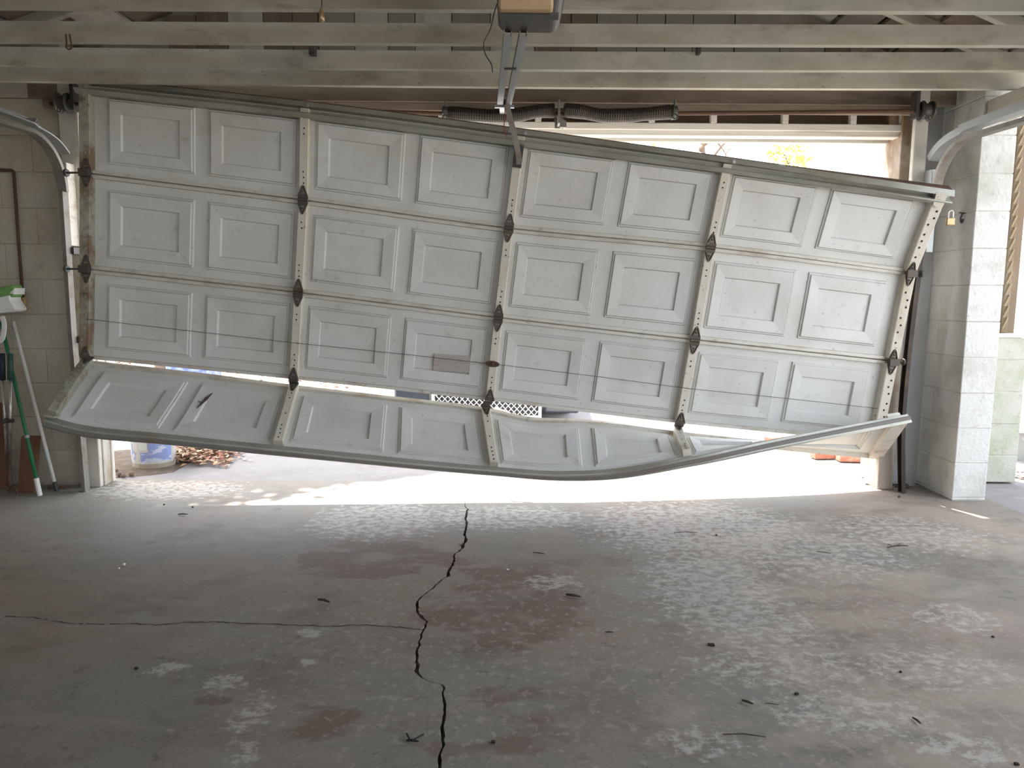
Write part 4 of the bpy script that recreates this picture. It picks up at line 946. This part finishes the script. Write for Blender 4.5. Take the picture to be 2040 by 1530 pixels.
# trees
def tree(name, label, base, h, r, leaves, nleaf, spread, center, lsz=.12, bare=6, more=()):
    t = thing(name, label, 'tree', base); base = V(base); b = MB()
    top = V((center.x, center.y, center.z)); b.tube(spline([base, base.lerp(top, .35)+V((jit(.15), jit(.15), 0)), base.lerp(top, .7)+V((jit(.2), jit(.2), 0)), top], 4), r, 10, radii=[r*(1-.07*i) for i in range(13)]); b.build('trunk', BARK, t, smooth=True)
    b = MB()
    for i in range(bare):
        a = random.uniform(0, 6.28); s_ = base.lerp(top, random.uniform(.5, .95)); e = s_+V((math.cos(a)*spread.x*random.uniform(.4, .9), math.sin(a)*spread.y*random.uniform(.4, .9), spread.z*random.uniform(-.2, .8)))
        m_ = s_.lerp(e, .5)+V((0, 0, .25)); b.tube(spline([s_, m_, e], 4), r*.25, 6, radii=[r*.3*(1-.1*k) for k in range(9)])
        for j in range(3):
            f = m_.lerp(e, random.random()); g = f+V((jit(.8), jit(.8), jit(.6))); b.tube([f, f.lerp(g, .5)+V((0, 0, .1)), g], r*.07, 5, radii=[r*.09, r*.07, r*.03])
    b.build('branches', BARK, t)
    b = MB()
    for i in range(nleaf):
        while True:
            d = V((jit(1), jit(1), jit(1)))
            if d.length < 1: break
        leaf(b, center+V((d.x*spread.x, d.y*spread.y, d.z*spread.z)), random.uniform(.6, 1.2)*lsz, 1.0)
    for (c2, s2, n2) in more:
        b2 = MB(); b2.tube(spline([top, top.lerp(c2, .5)+V((0, 0, .3)), c2], 4), r*.3, 6, radii=[r*.4*(1-.08*k) for k in range(9)])
        b2.build('bough', BARK, t)
        for i in range(n2):
            d = V((random.gauss(0, .45), random.gauss(0, .45), random.gauss(0, .45))); leaf(b, c2+V((d.x*s2.x, d.y*s2.y, d.z*s2.z)), random.uniform(.6, 1.1)*lsz*.8, 1.0)
    o = b.build('leaves', leaves, t); o['kind'] = 'stuff'
    return t
tree('added_shade_tree', 'unseen leafy tree added left of the driveway to shade the ground by the bucket', (-4.2, 8.8, -.06), 6, .16, TREEL, 4200, V((1.45, 1.15, .8)), V((-2.85, 8.0, 5.5)), .16, 6, [(V((-3.55, 6.85, 5.5)), V((.95, .55, .5)), 1500)])  # out of view, added so its canopy shades the ground on the left
tb = PY(1396, 320, 16); 
tree('bare_tree', 'distant brown trunk seen above the door top against white sky', (tb.x, 16, -.06), 5, .13, TREEY, 40, V((1.6, 1.2, 1.2)), PY(1396, 240, 16), .10)
tb = PY(1580, 320, 14)
tree('young_tree', 'thin branched tree with yellow green leaves above the door top', (tb.x+.1, 14, -.06), 4, .05, TREEY, 260, V((.42, .4, .34)), PY(1575, 310, 14), .06, 14)
# neighbouring house
hx0 = PY(2026, 700, 5.75).x
hs = thing('house', 'white clapboard house beyond the right pillar', 'house', (6, 5.8, 0))
b = MB(); b.box(hx0+.2, 10, 5.80, 5.95, .40, 4.2); b.build('wall', SIDING, hs)
zf = PY(2030, 862, 5.75).z
for i in range(15):
    z = zf+i*.245; b = MB(); b.hexa([(hx0, 5.74, z), (10, 5.74, z), (10, 5.80, z), (hx0, 5.80, z), (hx0, 5.775, z+.245), (10, 5.775, z+.245), (10, 5.80, z+.245), (hx0, 5.80, z+.245)]); b.build('siding_board', SIDING, hs)
b = MB(); b.box(hx0-.0, 10, 5.80, 6.0, -.06, zf+.01); b.build('foundation', FOUND, hs)

b = MB(); lp_ = [on(3, x, y, .022) for x, y in ((393, 816), (403, 806), (412, 797), (424, 786))]
b.tube(lp_, .004, 6, radii=[.002, .006, .009, .0015]); b.tube([lp_[1], on(3, 396, 805, .035)], .0025, 5)
tag(b.build('smear_mark', TWIG), 'dark smear with an added leaf shape on the folded bottom door section near its left end', 'leaf')  # cobweb smear on the panel, modelled as an added leaf
# ================================================================== LITTER ON THE FLOOR
def twig(px0, py0, px1, py1, r, label, m=TWIG, fork=False):
    a, c2 = PZ(px0, py0), PZ(px1, py1); a.z = r+.001; c2.z = r+.004; mid = a.lerp(c2, .5)+V((0, jit(.006), .003)); b = MB()
    b.tube([a, mid, c2], r, 6, radii=[r*.7, r, r*.6])
    if fork: b.tube([mid, mid+V((.03, .02, .006))], r*.6, 5); b.tube([a.lerp(c2, .3), a.lerp(c2, .3)+V((-.015, .03, .004))], r*.6, 5)
    tag(b.build('twig', m), label, 'twig', 'twigs on the garage floor')
twig(1128, 1187, 1156, 1193, .006, 'thick dark twig on brown concrete right of the long crack')
twig(634, 1197, 657, 1204, .006, 'dark twig on grey concrete left of the long crack')
twig(1768, 1092, 1808, 1090, .0035, 'forked pale twig on the floor in front of the white pillar', TWIG, True)
twig(1478, 1398, 1500, 1407, .0045, 'short twig on the right of the floor below the dark square chips')
twig(1440, 1465, 1525, 1472, .0022, 'long thin stalk on the floor near the camera')
twig(810, 1478, 834, 1482, .004, 'bent twig left of the long crack near the camera', CHIP, True)
twig(1626, 1100, 1655, 1105, .0018, 'hair thin curved stalk on the pale right part of the floor')
twig(1342, 1062, 1390, 1063, .002, 'thin curved stalk on the flaked white patch of floor')
twig(355, 1026, 374, 1027, .004, 'dark twig on the floor in front of the left jamb')
twig(1818, 1432, 1834, 1446, .0035, 'little leaning twig with a pale end at the far right of the floor')
twig(1062, 1102, 1085, 1106, .003, 'tiny twig beside the brown oil stain right of the crack')
twig(1206, 1261, 1222, 1263, .003, 'dark splinter on the brown floor right of the crack middle')
twig(1524, 1402, 1552, 1408, .0014, 'faint grass stalk beside the short twig')
def chip(px, py, w, label, m=CHIP):
    p = PZ(px, py); b = MB(); a = jit(.3); ax = V((math.cos(a), math.sin(a), 0))*w; b.obox(p+V((0, 0, .0035)), ax, V((-ax.y, ax.x, 0))*.75, V((0, 0, .003)))
    tag(b.build('debris_chip', m, None, bevel=.001), label, 'chip', 'chips on the garage floor')
chip(1417, 1286, .0115, 'larger dark square chip on the floor right of centre')
chip(1587, 1384, .006, 'small dark square chip below and right of the larger one')
chip(272, 1333, .006, 'dark chip at the tip of the pale paint patch on the left')
chip(983, 1480, .006, 'dark crumb right of the crack near the camera')
chip(1978, 1270, .0045, 'dark speck at the far right of the floor')
chip(1794, 1340, .004, 'dark speck on the bare right part of the floor')
chip(2025, 1524, .006, 'dark chip in the bottom right corner of the floor')
chip(327, 1006, .005, 'dark crumb on the floor inside the left jamb')
chip(384, 1011, .005, 'dark crumb a hand to the right of the first inside the left jamb')
chip(1427, 1067, .005, 'dark chip on the flaked paint right of the thin stalk')
def pebble(px, py, r, label, m=PEB):
    p = PZ(px, py); b = MB(); b.lathe(V((p.x, p.y, 0)), [(r*.7, 0), (r, r*.5), (r*.6, r*1.1), (0, r*1.25)], 8); tag(b.build('pebble', m, None, smooth=True), label, 'pebble', 'pebbles on the garage floor')
pebble(247, 1126, .008, 'white pebble on the dark left part of the floor')
pebble(237, 1133, .005, 'smaller pebble beside the white pebble on the left')
pebble(1791, 991, .010, 'dark pebble at the sunlit edge of the floor by the right jamb', TWIG)
pebble(1011, 1136, .006, 'white pebble right of the crack on the brown stain')
# debris heap in the right jamb corner
for i in range(4):
    b = MB(); r = random.uniform(.012, .028); p = V((2.60+.03*i+jit(.01), 4.88+jit(.03), 0)); p.x = min(p.x, PX0-.03)
    b.lathe(p, [(r*.8, 0), (r, r*.5), (r*.5, r), (0, r*1.1)], 7); tag(b.build('dirt_clod', TWIG), ['dark clod beside the foot of the right door track', 'second dark clod from the right track in the jamb corner', 'third dark clod from the right track in the jamb corner', 'dark clod closest to the white pillar in the jamb corner'][i], 'dirt clod', 'dirt clods in the right corner')
